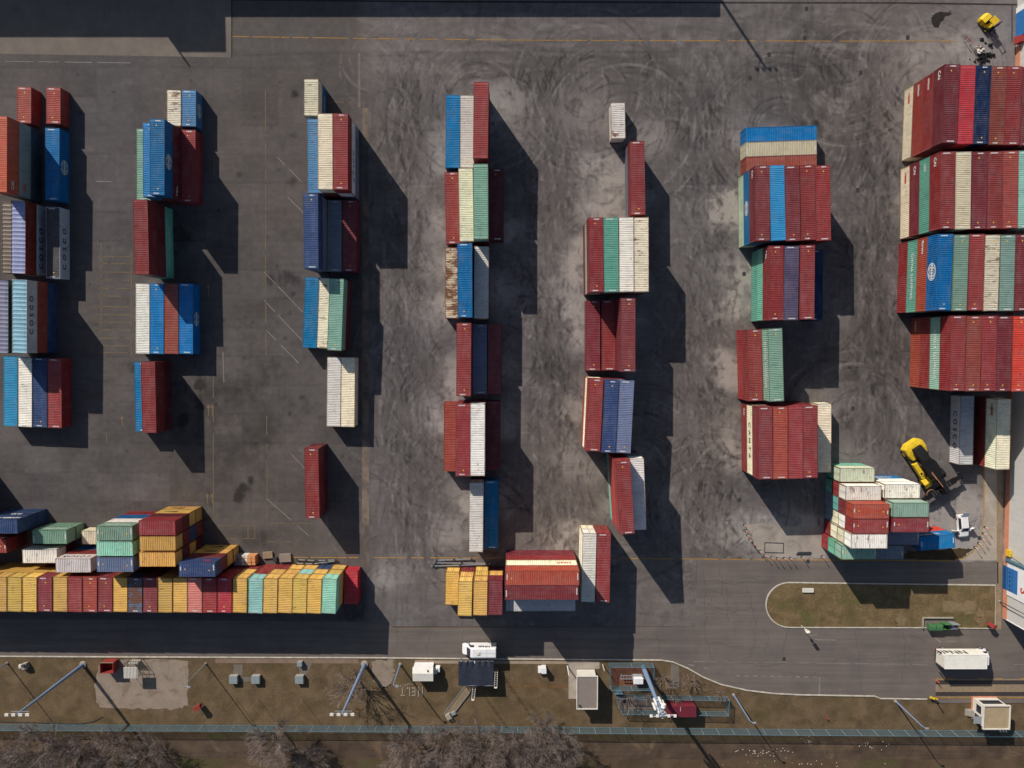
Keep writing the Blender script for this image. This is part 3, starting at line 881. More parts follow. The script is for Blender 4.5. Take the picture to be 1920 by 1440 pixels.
# pour lines on the eastern side
for v in (205, 345, 500, 690, 868):
    p, q = px(700, v), px(1690, v + 5)
    x0 = p[0]
    while x0 < q[0]:
        x1 = min(x0 + rp.uniform(3, 8), q[0]); line((x0, p[1]), (x1, p[1]), .16, .055, rp.uniform(0, .5)); x0 = x1
for u in (748, 1063, 1224, 1396, 1611):
    line(px(u, 105), px(u + 3, 1040), .22, rp.choice((.055, .15)), .3)
for (u, v, r, a) in [(1470, 150, 11, -.022), (1620, 260, 9, -.022), (1630, 480, 8, -.02), (1640, 640, 9, -.024), (1540, 90, 10, -.015), (1330, 300, 8, -.012), (1150, 130, 8, -.016), (1290, 180, 8, -.016), (770, 250, 8, -.015), (760, 500, 8, -.012),
                     (760, 680, 8, -.018), (1040, 650, 8, -.02), (1035, 760, 7, -.016), (1030, 330, 7, -.012), (1590, 330, 7, -.012), (1310, 900, 9, -.012), (780, 880, 9, -.012), (1380, 920, 6, -.018), (960, 120, 8, -.012), (420, 560, 14, -.008), (330, 850, 14, -.008),
                     (450, 780, 10, -.014), (1700, 700, 7, -.02), (1700, 800, 7, -.012)]:
    blob(u, v, r, a)
# oil spots and gouges
for i in range(70):
    x, y = rp.uniform(140, 690), rp.uniform(140, 1000)
    blob(x, y, rp.uniform(.2, .5), -rp.uniform(.01, .03))
for (u, v, r, a) in [(553, 176, .7, -.05), (550, 255, .9, -.04), (546, 340, 1.0, -.03), (535, 520, 1.2, -.035), (505, 528, 1, -.03), (558, 525, 1, -.03), (372, 723, .8, -.05), (376, 760, .9, -.04), (345, 790, 1.2, -.04),
                     (453, 912, .9, -.06), (447, 930, 1, -.05), (470, 900, .7, -.05), (840, 171, 1.0, -.06), (338, 452, 2.2, -.04), (1583, 775, 1.5, -.05), (1590, 790, 1.2, -.05), (1540, 760, 1.3, -.03),
                     (600, 560, 1, -.02), (255, 690, 1, -.03), (655, 1140, 3, -.03), (850, 1190, 1, -.03),
                     (180, 1040, 2, -.02), (470, 1010, 2.5, -.02), (1110, 950, 1.6, -.04), (1130, 905, 1.2, -.03)]:
    blob(u, v, r, a)
for i in range(60):
    x, y = px(rp.uniform(700, 1700), rp.uniform(80, 1140))
    t = rp.uniform(0, 6.28); L = rp.uniform(.4, 1.6)
    line((x, y), (x + L * math.cos(t), y + L * math.sin(t)), .2, .22, .5)
V = V * (1 + (1 - west) * .2 * (sk - .5) + .16 * (skh - .5)) + (1 - west) * .010 * (n3 - .5)
V += .009 * np.clip((YY - P(900, 98)[1]) / .4, 0, 1) * np.clip((XX - P(436, 50)[0]) / .4, 0, 1)
line(P(440, 104), P(668, 98.5), .2, .05, .7); line(P(676, 98), P(1330, 97), .2, .06, .5)
V = np.clip(V, .03, .26)
# keep mean tone, add grain
WARM = np.clip(WARM, 0, 1.3)
PALE = np.clip((V - .11) / .1, 0, 1)
Rr = V * (1.06 - .03 * PALE + .09 * WARM); Gg = V * (.966 + .02 * PALE - .005 * WARM); Bb = V * (1.0 + .02 * PALE - .16 * WARM)
yp = MB()
idx = np.arange(NX * NY, dtype=np.int32).reshape(NY, NX)
me = bpy.data.meshes.new('yard')
me.vertices.add(NX * NY)
co = np.zeros((NY, NX, 3), np.float32); co[..., 0] = XX; co[..., 1] = YY
me.vertices.foreach_set('co', co.ravel())
quads = np.stack([idx[:-1, :-1], idx[:-1, 1:], idx[1:, 1:], idx[1:, :-1]], -1).reshape(-1, 4)
nq = len(quads)
me.loops.add(nq * 4); me.polygons.add(nq)
me.loops.foreach_set('vertex_index', quads.ravel())
me.polygons.foreach_set('loop_start', np.arange(nq, dtype=np.int32) * 4)
me.polygons.foreach_set('loop_total', np.full(nq, 4, np.int32))
me.update(); me.validate()
ca = me.attributes.new('tone', 'FLOAT_COLOR', 'POINT')
ca.data.foreach_set('color', np.stack([Rr, Gg, Bb, np.ones_like(V)], -1).astype(np.float32).ravel())

def yard_material():
    t = NT('worn_asphalt')
    a = t.n('Attribute', attribute_name='tone').outputs['Color']
    g = t.ramp(t.noise(t.pos(), 5.0, 4, .7), [(.25, .80), (.75, 1.18)])
    g2 = t.ramp(t.noise(t.pos(), .9, 5, .65, .6), [(.3, .88), (.7, 1.1)])
    col = t.mix(1.0, t.mix(1.0, a, g, 'MULTIPLY'), g2, 'MULTIPLY')
    t.bump(t.noise(t.pos(), 9, 3), .25, .02)
    return t.done(col, .92, 0, .2)
me.materials.append(yard_material())
tag(link('yard', me), None, None, None, 'structure')

# ------------------------------------------------------------------ flat sheets
def sheet(name, pts, z, mat, kind='structure', lab=None, cat=None):
    """a flat outline; pts in picture pixels"""
    m = MB()
    w = [P(*p) for p in pts]
    m.add([(x, y, z) for x, y in w], [tuple(range(len(w)))])
    o = m.build(name, mat)
    if o.data.polygons[0].normal.z < 0: o.data.flip_normals()
    tag(o, lab, cat, None, kind)
    return o

def tone_material(name, a, b, scale=.6, rough=.92, streak=None, grain=(.82, 1.15), extra=None):
    t = NT(name)
    p = t.pos()
    f = t.noise(p, scale, 6, .62, .4)
    col = t.mix(t.ramp(f, [(.32, 0.0), (.68, 1.0)]), alb(a), alb(b))
    if extra:
        c, sc, lo, hi, am = extra
        col = t.mix(t.ramp(t.noise(p, sc, 5, .6, .8), [(lo, 0.0), (hi, am)]), col, alb(c))
    if streak:
        s = t.ramp(t.noise(t.vscale(p, streak), 1.0, 5, .6), [(.35, .86), (.7, 1.1)])
        col = t.mix(1.0, col, s, 'MULTIPLY')
    g = t.ramp(t.noise(p, 4.5, 5, .75), [(.25, grain[0]), (.75, grain[1])])
    col = t.mix(1.0, col, g, 'MULTIPLY')
    t.bump(t.noise(p, 7, 4), .3, .03)
    return t.done(col, rough, 0, .2)

m_road = tone_material('smooth_grey_asphalt', (101, 93, 88), (110, 101, 95), .25, streak=(.05, 1.2, 1), grain=(.9, 1.08), extra=((84, 78, 77), .12, .5, .75, .5))
m_slab = tone_material('old_concrete_slab', (104, 96, 89), (118, 109, 100), .35, grain=(.85, 1.12), extra=((98, 91, 86), .5, .5, .8, .6))
m_strip = tone_material('brown_gravel_strip', (104, 93, 83), (130, 115, 100), .7, grain=(.8, 1.15), extra=((84, 77, 73), .25, .42, .62, .95))
m_pave = tone_material('pale_pavement', (146, 136, 125), (164, 154, 142), .4, grain=(.88, 1.1), extra=((120, 110, 100), .3, .5, .75, .5))
m_grass = tone_material('dry_winter_grass', (80, 66, 48), (110, 92, 69), .35, grain=(.5, 1.42), extra=((76, 68, 40), .16, .5, .7, .6))
m_gisl = tone_material('dry_grass_island', (90, 75, 52), (120, 101, 72), .45, grain=(.5, 1.42), extra=((84, 82, 46), .14, .5, .66, .75))
m_dirt = tone_material('rutted_dirt_track', (66, 54, 45), (92, 76, 62), .3, streak=(.04, 1.3, 1), grain=(.72, 1.2), extra=((122, 102, 80), .22, .55, .75, .8))
m_earth = tone_material('rough_ground', (72, 58, 44), (98, 80, 62), .2, grain=(.5, 1.42), extra=((76, 74, 42), .12, .5, .66, .8))
m_bare = tone_material('bare_pale_ground', (132, 118, 105), (146, 132, 118), .5, grain=(.75, 1.15), extra=((96, 80, 60), .4, .52, .7, .7))

m_bare2 = tone_material('worn_sandy_ground', (112, 96, 70), (128, 110, 84), .8, grain=(.6, 1.3))
g = MB(); g.box(-420, 420, -420, 420, -.6, -.03)
tag(g.build('ground', m_earth), kind='structure')

def arcpts(cx, cy, r, a0, a1, n=14, ry=None):
    return [(cx + r * math.cos(rad(a0 + (a1 - a0) * i / n)), cy + (ry or r) * math.sin(rad(a0 + (a1 - a0) * i / n))) for i in range(n + 1)]

KERB = [(-60, 1230), (120, 1231), (500, 1232.5), (700, 1233), (900, 1235), (1140, 1236.5), (1240, 1237.5), (1262, 1241), (1290, 1253), (1320, 1270), (1352, 1283), (1400, 1294), (1450, 1300),
        (1500, 1302.5), (1640, 1305), (1651, 1309.5), (1738, 1310.5)]
road_pts = [(-60, 1160), (720, 1166), (727, 1173), (740, 1177), (1303, 1175), (1306, 1110), (1307.5, 1049), (1440, 1051), (1866, 1054), (1873, 1054), (1882, 1158), (2060, 1158), (2060, 1312)] + KERB[::-1]
sheet('road', road_pts, .006, m_road)
# verge, track and rough strip below
sheet('verge', KERB + [(1740, 1320), (2060, 1320), (2060, 1384), (-60, 1372)], .004, m_grass)
sheet('dirt_track', [(-60, 1382), (500, 1388), (1000, 1388), (2060, 1392), (2060, 1424), (1200, 1424), (-60, 1422)], -.02, m_dirt)
# western concrete apron and seam strip
sheet('concrete_apron', [(-60, -80), (435, -80), (435, 108), (330, 106), (200, 104), (-60, 100)], .006, m_slab)
marks0 = MB()
sheet('gravel_strip', [(680, 202), (691, 202), (691.5, 700), (692, 1062), (678, 1062), (679.5, 700)], .006, m_strip)
sheet('pale_joint', [(671.5, 100), (675.5, 100), (676, 201), (671.5, 201)], .007, m_slab)
sheet('pavement', [(1846, 742), (1868, 742), (1870, 1051), (1800, 1050.5), (1822, 1038), (1838, 1010), (1845, 960)], .007, m_pave)
sheet('wall_footing', [(1868, 742), (1884, 742), (1877, 1180), (1866, 1180), (1869, 1052)], .009, tone_material('stained_footing', (120, 104, 84), (146, 128, 106), .6, grain=(.75, 1.2)))
sheet('dusty_pad', [(1398, 984), (1420, 982), (1545, 990), (1548, 1046), (1440, 1045), (1418, 1030)], .004, tone_material('dusty_concrete', (140, 131, 122), (160, 150, 140), .4, grain=(.85, 1.12), extra=((104, 95, 90), .25, .5, .72, .7)))

# islands and kerbs
isl = arcpts(1480, 1134, 44, 90, 270, 20, 42)
isl = [(1865, 1178), (1728.5, 1176.5)] + [(x, y) for x, y in isl] + [(1866, 1097)]
sheet('grass_island', isl, .09, m_gisl)
def kerb(name, pts, w, h, mat, lab, cat='kerb', closed=False):
    m = MB()
    pts = [Vector(P(*p)) for p in pts]
    n = len(pts)
    A, B = [], []
    for i, p in enumerate(pts):
        a = pts[(i - 1) % n] if closed else pts[max(i - 1, 0)]
        b = pts[(i + 1) % n] if closed else pts[min(i + 1, n - 1)]
        d = (b - a).normalized(); nn = Vector((-d.y, d.x)) * (w / 2)
        A.append(p + nn); B.append(p - nn)
    segs = range(n if closed else n - 1)
    for i in segs:
        j = (i + 1) % n
        m.add([(A[i].x, A[i].y, -.01), (B[i].x, B[i].y, -.01), (B[j].x, B[j].y, -.01), (A[j].x, A[j].y, -.01),
               (A[i].x, A[i].y, h), (B[i].x, B[i].y, h), (B[j].x, B[j].y, h), (A[j].x, A[j].y, h)],
              [(4, 5, 6, 7), (0, 4, 7, 3), (1, 2, 6, 5)] + ([(0, 1, 5, 4)] if i == 0 and not closed else []) + ([(3, 7, 6, 2)] if i == n - 2 and not closed else []))
    return tag(m.build(name, mat), lab, cat, None, 'structure')
kerb('road_kerb', KERB, .2, .13, M['kerb'], 'whitewashed kerb between road and verge')
kerb('island_kerb', isl, .2, .14, M['kerb'], 'whitewashed kerb round the grass island', closed=True)
# bare and paved pieces inside the verge
def wob(pts, a, s):
    r = random.Random(s); o = []
    for i, p in enumerate(pts):
        q = pts[(i + 1) % len(pts)]
        for k in range(8):
            t = k / 8
            o.append((p[0] + (q[0] - p[0]) * t + r.gauss(0, a), p[1] + (q[1] - p[1]) * t + r.gauss(0, a)))
    return o
sheet('bare_patch', wob([(190, 1238), (352, 1236), (352, 1322), (330, 1330), (250, 1329), (186, 1326), (176, 1290)], 1.6, 1), .012, m_bare)
sheet('bare_patch', wob([(694, 1240), (738, 1238), (742, 1262), (732, 1288), (715, 1290), (702, 1275)], 2.2, 2), .012, m_bare)
sheet('verge_path', [(404, 1234.5), (672, 1236), (672, 1244), (404, 1243)], .014, tone_material('narrow_slab_path', (116, 96, 82), (132, 112, 96), .5))
sheet('verge_path', [(778, 1238), (1100, 1240), (1100, 1245), (815, 1244), (815, 1248), (778, 1248)], .014, tone_material('narrow_pale_path', (138, 122, 104), (156, 140, 120), .5))
sheet('hut_path', [(1066, 1240), (1124, 1241), (1124, 1254), (1080, 1254), (1084, 1310), (1066, 1310)], .016, m_pave)
sheet('cabinet_path', [(438, 1246), (455, 1246), (455, 1266), (438, 1266)], .016, m_slab)
sheet('cabinet_path', [(450, 1269), (478, 1269), (478, 1278), (450, 1278)], .016, m_slab)
sheet('cabinet_path', [(561, 1236), (585, 1245), (573, 1268), (561, 1268)], .017, m_slab)
sheet('gravel_path', [(1258, 1243), (1273, 1249), (1274, 1290), (1258, 1292)], .016, m_slab)
sheet('mast_pad', [(1145, 1250), (1222, 1250), (1222, 1287), (1145, 1287)], .014, tone_material('red_brown_chippings', (96, 62, 48), (120, 82, 64), .8))
sheet('pond_pad', [(1154, 1304), (1245, 1304), (1245, 1330), (1160, 1330)], .012, tone_material('grey_gravel', (86, 78, 74), (112, 102, 94), .8))
sheet('bin_pad', [(1729, 1157), (1786, 1157), (1786, 1179), (1729, 1178)], .1, m_slab)
sheet('scale_apron', [(1740, 1264), (2060, 1264), (2060, 1318), (1752, 1318), (1752, 1300), (1740, 1300)], .01, m_road)

sheet('worn_trail', wob([(940, 1284), (1000, 1283.5), (1068, 1286), (1068, 1290), (1000, 1289), (942, 1288)], 1.0, 15), .012, tone_material('trodden_trail', (96, 72, 48), (116, 88, 62), .7, grain=(.5, 1.4)))
sheet('shaded_earth_bed', wob([(1690, 1049), (1786, 1050), (1806, 1045), (1824, 1029), (1790, 1028), (1700, 1034)], .8, 5), .0145, tone_material('shade_toned_earth', (58, 48, 33), (74, 62, 42), .5, grain=(.6, 1.3)))  # brown earth, with the shade lying on it put into its dark colour
sheet('sand_patch', wob([(1767, 1127), (1828, 1126), (1828, 1148), (1766, 1148)], 2.0, 6), .094, m_bare2)
sheet('sand_patch', wob(arcpts(1837, 1150, 8, 0, 320, 5, 9), 1.2, 7), .094, m_bare2)
sheet('sand_patch', wob(arcpts(1690, 1164, 12, 0, 320, 5, 9), 1.5, 8), .094, m_bare2)
sheet('tar_stain', wob([(1746, 34), (1752, 25), (1764, 21.5), (1776, 24), (1784, 19), (1781, 24), (1786, 25.5), (1780, 29), (1772, 31), (1769, 38), (1763, 43), (1760, 52), (1752, 51), (1747, 44)], .5, 12), .011, tone_material('black_tar', (36, 33, 32), (48, 44, 42), 1.0))
# painted markings
m_yel = tone_material('worn_yellow_line', (186, 138, 52), (138, 110, 66), .9, grain=(.6, 1.2))
m_yel2 = tone_material('faint_yellow_line', (128, 108, 74), (104, 92, 78), .6, grain=(.6, 1.2))
m_wht = tone_material('faint_white_line', (140, 132, 126), (114, 106, 100), .6, grain=(.7, 1.2))
m_joint = tone_material('dark_joint', (44, 40, 40), (58, 52, 50), .9)
def marks(name, segs, w, z, mat, lab, brk=0.0, seed=3):
    m = MB(); r = random.Random(seed)
    for (u0, v0, u1, v1) in segs:
        a, b = Vector(P(u0, v0)), Vector(P(u1, v1))
        L = (b - a).length; d = (b - a) / L
        s = 0
        while s < L:
            l = r.uniform(1.5, 7) if brk else L
            e = min(s + l, L)
            m.strip([a + d * s, a + d * e], w * r.uniform(.8, 1.1), z)
            s = e + (r.uniform(.1, brk) if brk else 0)
    return tag(m.build(name, mat), lab, 'road marking', None, 'structure')
marks('yellow_line', [(436, 68.5, 700, 72.5), (700, 72.5, 1000, 75.5), (1000, 75.5, 1500, 77), (1500, 77, 1805, 77)], .13, .012, m_yel, 'long worn yellow line across the top of the yard', 1.4)
marks('yellow_line', [(548, 1045, 672, 1045.5), (700, 1045.5, 840, 1046), (840, 1046, 945, 1046), (1140, 1047, 1320, 1048), (1320, 1048, 1440, 1049.5)], .16, .012, m_yel, 'broken yellow line along the lower yard edge', 1.2)
marks('yellow_line', [(1440, 1049.5, 1650, 1050.5), (1650, 1050.5, 1785, 1051.5)] + [(1785, 1051.5, 1806, 1047), (1806, 1047, 1822, 1037), (1822, 1037, 1834, 1020), (1834, 1020, 1841, 997), (1841, 997, 1845, 960), (1845, 960, 1846, 745)],
      .22, .013, m_yel, 'solid yellow line curving round the heap corner to the wall')
bays = [(185, v, 246, v + .5) for v in (481, 494, 510, 525, 541, 555, 575, 590, 604, 619, 634, 648, 661)] + [(246, 470, 246, 665), (190, 455, 190, 668), (498, 170, 498, 470), (498, 480, 499, 690),
        (400, 700, 400, 980), (500, 780, 501, 985), (501, 981, 580, 981), (501, 1016, 545, 1016), (410, 985, 478, 985), (410, 1010, 478, 1010), (410, 985, 410, 1010), (478, 985, 478, 1010), (465, 985, 465, 1010),
        (402, 250, 402, 330), (570, 190, 660, 192), (200, 812, 200, 830)]
marks('bay_lines', bays, .14, .012, m_yel2, 'faded yellow bay lines on the slabs', 2.2)
marks('bay_lines', [(495, 510, 568, 585), (495, 563, 568, 640), (500, 620, 566, 687), (520, 295, 570, 345), (540, 370, 572, 402), (418, 660, 420, 720), (500, 935, 580, 1005), (180, 340, 215, 341), (10, 115, 245, 118), (545, 850, 575, 882)],
      .13, .012, m_wht, 'thin white diagonal lines beside the fifth column', 1.5)
marks('lane_lines', [(1740, 1246, 1300, 1240), (1900, 1246, 2000, 1246)], .1, .012, m_wht, 'worn white lane line along the road', 1.8)
marks('lane_lines', [(1380 + 16 * k, 1267 + .25 * k, 1388 + 16 * k, 1267.2 + .25 * k) for k in range(10)] + [(1536.5, 1270, 1536.5, 1302), (1290, 1246, 1302, 1248), (1320, 1252, 1330, 1254), (1528, 1199, 1566, 1200), (1775, 1202, 1793, 1203),
      (1515, 1192, 1532, 1190), (1752, 1195, 1764, 1204)], .22, .012, m_wht, 'short white dashes and stop bar near the weighbridge')
marks('drain_channel', [(434, -.5, 800, 3), (800, 3, 1400, 5), (1400, 5, 1690, 5.5), (1690, 5.5, 1920, 9)], .28, .013, m_joint, 'long dark drain channel at the yard top')
marks('drain_channel', [(1897.5, 9, 1897.5, 78), (434.5, 0, 434.5, 108)], .2, .014, m_joint, 'dark joint running to the warehouse wall')
marks('drain_channel', [(1870.5, 1054, 1870.5, 1094)], .3, .015, m_joint, 'dark drain slot across the side road')
# arrow marks on the slabs
m = MB()
for (u, v, s) in [(229, 790, 1), (391, 770, 1.1), (398, 770, 1.1), (391, 545, 1.1), (398, 936, 1.0), (389, 936, 1.0)]:
    x, y = P(u, v)
    m.box(x - .08, x + .08, y - .9 * s, y + .5 * s, .008, .012)
    m.prism([(x - .35, y + .45 * s), (x + .35, y + .45 * s), (x, y + 1.1 * s)], .0085, .0125)
tag(m.build('lane_arrows', m_yel2), 'small faded yellow arrows on the slabs', 'road marking', None, 'structure')
# cracks in the smooth road
m = MB(); rc = random.Random(8)
def crack(u, v, du, dv, n, w=.035, wobb=2.2):
    pts = [(u, v)]
    for i in range(n):
        u += du + rc.gauss(0, wobb); v += dv + rc.gauss(0, wobb)
        pts.append((u, v))
    m.strip([P(*p) for p in pts], w, .0105)
for a in [(1318, 1065, 0, 9, 11), (1348, 1062, 2, 8, 8), (1310, 1084, 11, .4, 12), (1360, 1090, 1, 8, 9), (1312, 1130, 9, 2, 9), (1325, 1140, 3, -6, 6), (1380, 1085, 9, .2, 6), (1400, 1100, 3, 8, 9), (1322, 1180, 1, 7, 8),
          (1430, 1180, 1, 8, 6), (1480, 1182, -1, 7, 7), (1415, 1195, -2, 7, 6), (1365, 1238, 10, .2, 12), (1560, 1242, 10, .2, 18), (1605, 1182, 1, 8, 15), (1695, 1184, 0, 8, 10), (1690, 1250, 0, 7, 5), (1320, 1200, 8, 0, 10),
          (1700, 1190, 6, 2, 6), (1230, 1180, .5, 7, 8), (745, 1180, .2, 8, 5), (812, 1180, -.5, 7, 7), (870, 1178, -1, 7, 7), (1040, 1182, 1, 7, 6), (1160, 1210, 9, 0, 10), (330, 1200, 8, .5, 8), (100, 1190, 9, .2, 12), (240, 1165, 0, 8, 7),
          (555, 1180, 9, .2, 12), (1330, 1105, 10, 1, 7), (1310, 1155, 9, -.5, 12), (1480, 1100, 0, 0, 1)]:
    crack(*a)
tag(m.build('road_cracks', m_joint), 'thin dark cracks in the grey road', 'crack', None, 'structure')
# ------------------------------------------------------------------ warehouse wall on the right
def at(u, v, z=0.0): 
    x, y = P(u, v)
    return (x, y, z)

A_, B_ = Vector(P(1907, 12)), Vector(P(1880, 1158))
wd = (B_ - A_).normalized()
WL = (B_ - A_).length
ware = empty('warehouse', (A_.x, A_.y, 0), math.atan2(wd.y, wd.x))     # local x runs south along the wall, local y runs east, into the building
tag(ware, 'long pale grey warehouse with terracotta base beside the tall container stacks', 'warehouse')
HW = 9.2
def wx(u, v): return (Vector(P(u, v)) - A_).dot(wd)
m = MB(); m.box(-40, WL, .05, 45, 0, HW - .1); m.build('wall', M['cladding'], ware)
m = MB()
nr = int((WL + 40) / 1.2)
for i in range(nr):
    x = -40 + i * 1.2
    m.box(x, x + .05, .03, .047, 1.05, HW - .2)
m.build('cladding_ribs', M['cladding'], ware)
m = MB(); m.box(wx(1906, 89), WL + .01, -.07, .046, 0, 1.02); m.build('base_course', M['brick'], ware)
m = MB(); m.box(-40.2, WL + .25, -.25, 45.2, HW - .1, HW + .15); m.build('roof', M['boxroof'], ware)
m = MB(); m.box(WL - .05, WL + .06, -.06, .3, 0, HW - .1); m.box(WL + .002, WL + .05, .3, 45, HW - .8, HW - .1); m.build('corner_trim', M['whitepaint'], ware)
def wx(u, v): return (Vector(P(u, v)) - A_).dot(wd)
x0, x1 = wx(1881, 1058), wx(1881, 1103)
fr = MB(); fr.box(x0 - .8, x1 + .8, -.12, .04, 1.03, 6.4)
f = fr.build('loading_door', M['whitepaint'], ware)
d = MB(); d.box(x0 + .1, x1 - .1, -.17, -.121, .02, 3.7); d.box(x0 + .1, x1 - .1, -.17, -.121, .02, .9)
d.build('door_leaf', M['bluecladding'], f)
d = MB()
for z in (1.2, 2.4): d.box(x0 + .2, x1 - .2, -.2, -.172, z, z + .06)
for k in range(5): d.box(x0 + .7 + k * .8, x0 + 1.1 + k * .8, -.2, -.172, 1.7, 1.95)
d.build('door_rail', M['navy_txt'], f)
t = link('lettering', text_mesh('S', 'red_txt', 1.1), f)
t.rotation_euler = (math.pi / 2, 0, 0); t.location = ((x0 + x1) / 2 + 1.0, -.14, 5.2); t.scale = (2.4, 2.4, 1)
d = MB(); xc = wx(1881, 1047)
for s in (-.32, .32): d.bar((xc + s, -.2, .6), (xc + s, -.2, HW - .3), .1)
for k in range(22): d.bar((xc - .32, -.2, .8 + k * .38), (xc + .32, -.2, .8 + k * .38), .06)
d.bar((xc, -.12, .6), (xc, -.12, HW - .3), .5, .04)
d.build('cable_ladder', M['bluefence'], ware)
xt = wx(1906, 40)
d = MB(); d.box(wx(1906, 26), wx(1906, 72), -.14, .04, .02, 5.2); d.build('blue_panel', M['bluecladding'], ware)
d = MB(); d.box(wx(1906, 16), wx(1906, 26), -.16, .04, .02, 5.4); d.build('panel_frame', M['whitepaint'], ware)
d = MB(); d.frustum((wx(1906, 74), wx(1906, 88), -1.1, -.08, .9), (wx(1906, 75), wx(1906, 87), -.7, -.08, 2.2)); d.build('awning', M['redpaint'], ware)
d = MB()
xl = wx(1880, 1032)
d.box(xl - .55, xl + .55, -.5, -.075, 1.1, 2.1); d.bar((xl, -.4, 2.1), (xl + .1, -.7, 5.4), .07); d.build('yellow_lamp_box', M['yellowpaint'], ware)

# warehouse row north of the frame, known only by its shadow
def block(name, u0, u1, v, h, depth, lab, extra=None):
    x0, y0 = P(u0, v); x1, _ = P(u1, v)
    r = empty(name, ((x0 + x1) / 2, y0, 0)); hw = (x1 - x0) / 2
    tag(r, lab, 'warehouse')
    m = MB(); m.box(-hw, hw, 0, depth, 0, h); m.build('wall', M['cladding'], r)
    m = MB(); m.box(-hw - .1, hw + .1, -.1, depth + .1, h + .002, h + .2); m.build('roof', M['greyroof'], r)
    if extra:
        m = MB()
        for e in extra: m.box(*e)
        m.build('roof_house', M['cladding'], r)
    return r

# ------------------------------------------------------------------ poles, masts, fences
def pole(name, u, v, h, r0, r1, label, group, mat='bluepole', head=None, base=True, cat='lamp post'):
    x, y = P(u, v)
    o = empty(name, (x, y, 0)); tag(o, label, cat, group)
    m = MB(); m.tube((0, 0, .02), (0, 0, h), r0, r1, 12); m.build('pole', M[mat], o, smooth=False)
    if base:
        m = MB(); m.tube((0, 0, 0), (0, 0, .25), r0 * 2.0, r0 * 1.7, 12); m.build('base', M['concrete'], o)
    if head == 'flood':
        m = MB(); m.bar((-1.9, 0, h - .1), (1.9, 0, h - .1), .09); m.bar((-1.4, .1, h - .6), (1.4, .1, h - .6), .08); m.build('cross_arm', M['steel'], o)
        for k in range(4):
            xx = -1.65 + k * 1.1
            l = MB(); l.frustum((xx - .2, xx + .2, -.14, .14, h + .0), (xx - .3, xx + .3, -.26, .16, h + .22)); l.build('floodlight', M['offwhite'], o)
    if head == 'arm':
        m = MB(); m.bar((0, 0, h - .05), (.55, -.25, h + .15), .09); m.build('arm', M[mat], o)
        m = MB(); m.frustum((.4, 1.0, -.42, -.12, h + .1), (.45, .95, -.40, -.16, h + .24)); m.build('lamp_head', M['steel'], o)
    return o
FL = 'tall blue floodlight masts in the verge'
pole('floodlight_mast', 156, 1246, 17.2, .34, .17, 'tall pale blue floodlight mast with lamps over the blue fence near the red skip', FL, head='flood')
pole('floodlight_mast', 684, 1245.5, 17.2, .36, .17, 'tall pale blue floodlight mast rising beside the bare tree and plank path', FL, head='flood')
SP = 'slim lamp posts in the verge'
pole('lamp_post', 14, 1243, 8.6, .12, .07, 'slim blue lamp post at the outer end of the verge', SP, head='arm')
pole('lamp_post', 386, 1244, 8.2, .11, .06, 'slim grey lamp post at the edge of the pale bare patch', SP, head='arm', mat='steel')
pole('lamp_post', 750.5, 1245.5, 7.6, .16, .09, 'short blue lamp post above the white stone letters', SP, head='arm')
pole('lamp_post', 1375.5, 1302.5, 9, .14, .08, 'slim blue lamp post between the twin enclosures and the weighbridge', SP, head='arm')
pole('lamp_post', 1679, 1314.5, 8.6, .15, .08, 'slim blue lamp post next to the weighbridge booth', SP, head='arm')
pole('lamp_post', 1874, 1127, 7.0, .09, .06, 'dark thin post against the terracotta warehouse base', SP, mat='darksteel', head='arm')
o = pole('street_sign', 1502, 1172, 3.6, .05, .05, 'thin white sign post on the curved end of the grass island', None, mat='offwhite', base=False, cat='sign post')
q = MB(); q.box(-.32, .32, -.04, -.01, 2.5, 3.4); q.build('sign_plate', M['offwhite'], o, rz=.4)
q = MB(); q.box(-.22, .22, -.04, -.01, 1.9, 2.35); q.build('sign_plate', M['offwhite'], o, rz=.4)
STK = 'thin stakes in the verge grass'
for u, v, w in [(443, 1310, 'first thin stake off the red hydrant cabinet'), (484, 1310, 'thin stake below the twin grey cabinets'), (567, 1310, 'thin stake below the single grey cabinet'), (362, 1316, 'short pale stake close beside the red hydrant cabinet'), (1825, 1160, 'small dark stake in the island grass')]:
    pole('marker_stake', u, v, 4.0 if v < 1312 and u < 900 else 1.8, .035, .03, w, STK, mat='wood', base=False, cat='stake')
pole('barrier_post', 1064, 1249, 3.6, .13, .11, 'bluish white post leaning over the flat-roofed hut door', None, mat='offwhite', base=False, cat='post')
pole('barrier_post', 1130, 1246, 2.4, .08, .07, 'thin white post between flat-roofed hut and mast enclosure', None, mat='offwhite', base=False, cat='post')

# telecom mast
x, y = P(1206, 1250)
o = empty('telecom_mast', (x, y, 0)); tag(o, 'tall pale blue telecom mast carrying white antenna panels', 'telecom mast')
m = MB(); m.tube((0, 0, 0), (0, 0, 17), .46, .22, 14); m.build('pole', M['bluepole'], o)
m = MB()
for z in (13.2, 16.6):
    for k in range(12):
        a, b = 2 * math.pi * k / 12, 2 * math.pi * (k + 1) / 12
        m.bar((math.cos(a) * .62, math.sin(a) * .62, z), (math.cos(b) * .62, math.sin(b) * .62, z), .07)
    for k in range(4):
        a = math.pi / 4 + math.pi / 2 * k
        m.bar((0, 0, z), (math.cos(a) * .62, math.sin(a) * .62, z), .07)
m.bar((-1.9, -.2, 16.9), (1.9, .1, 16.9), .09)
m.build('antenna_frame', M['offwhite'], o)
for k in range(6):
    a = 2 * math.pi * k / 6 + .3
    q = MB(); cx, cy = math.cos(a) * .8, math.sin(a) * .8
    q.prism([(cx - .15, cy - .1), (cx + .15, cy - .1), (cx + .15, cy + .1), (cx - .15, cy + .1)], 12.6, 14.7); q.build('antenna_panel', M['whitepaint'], o)
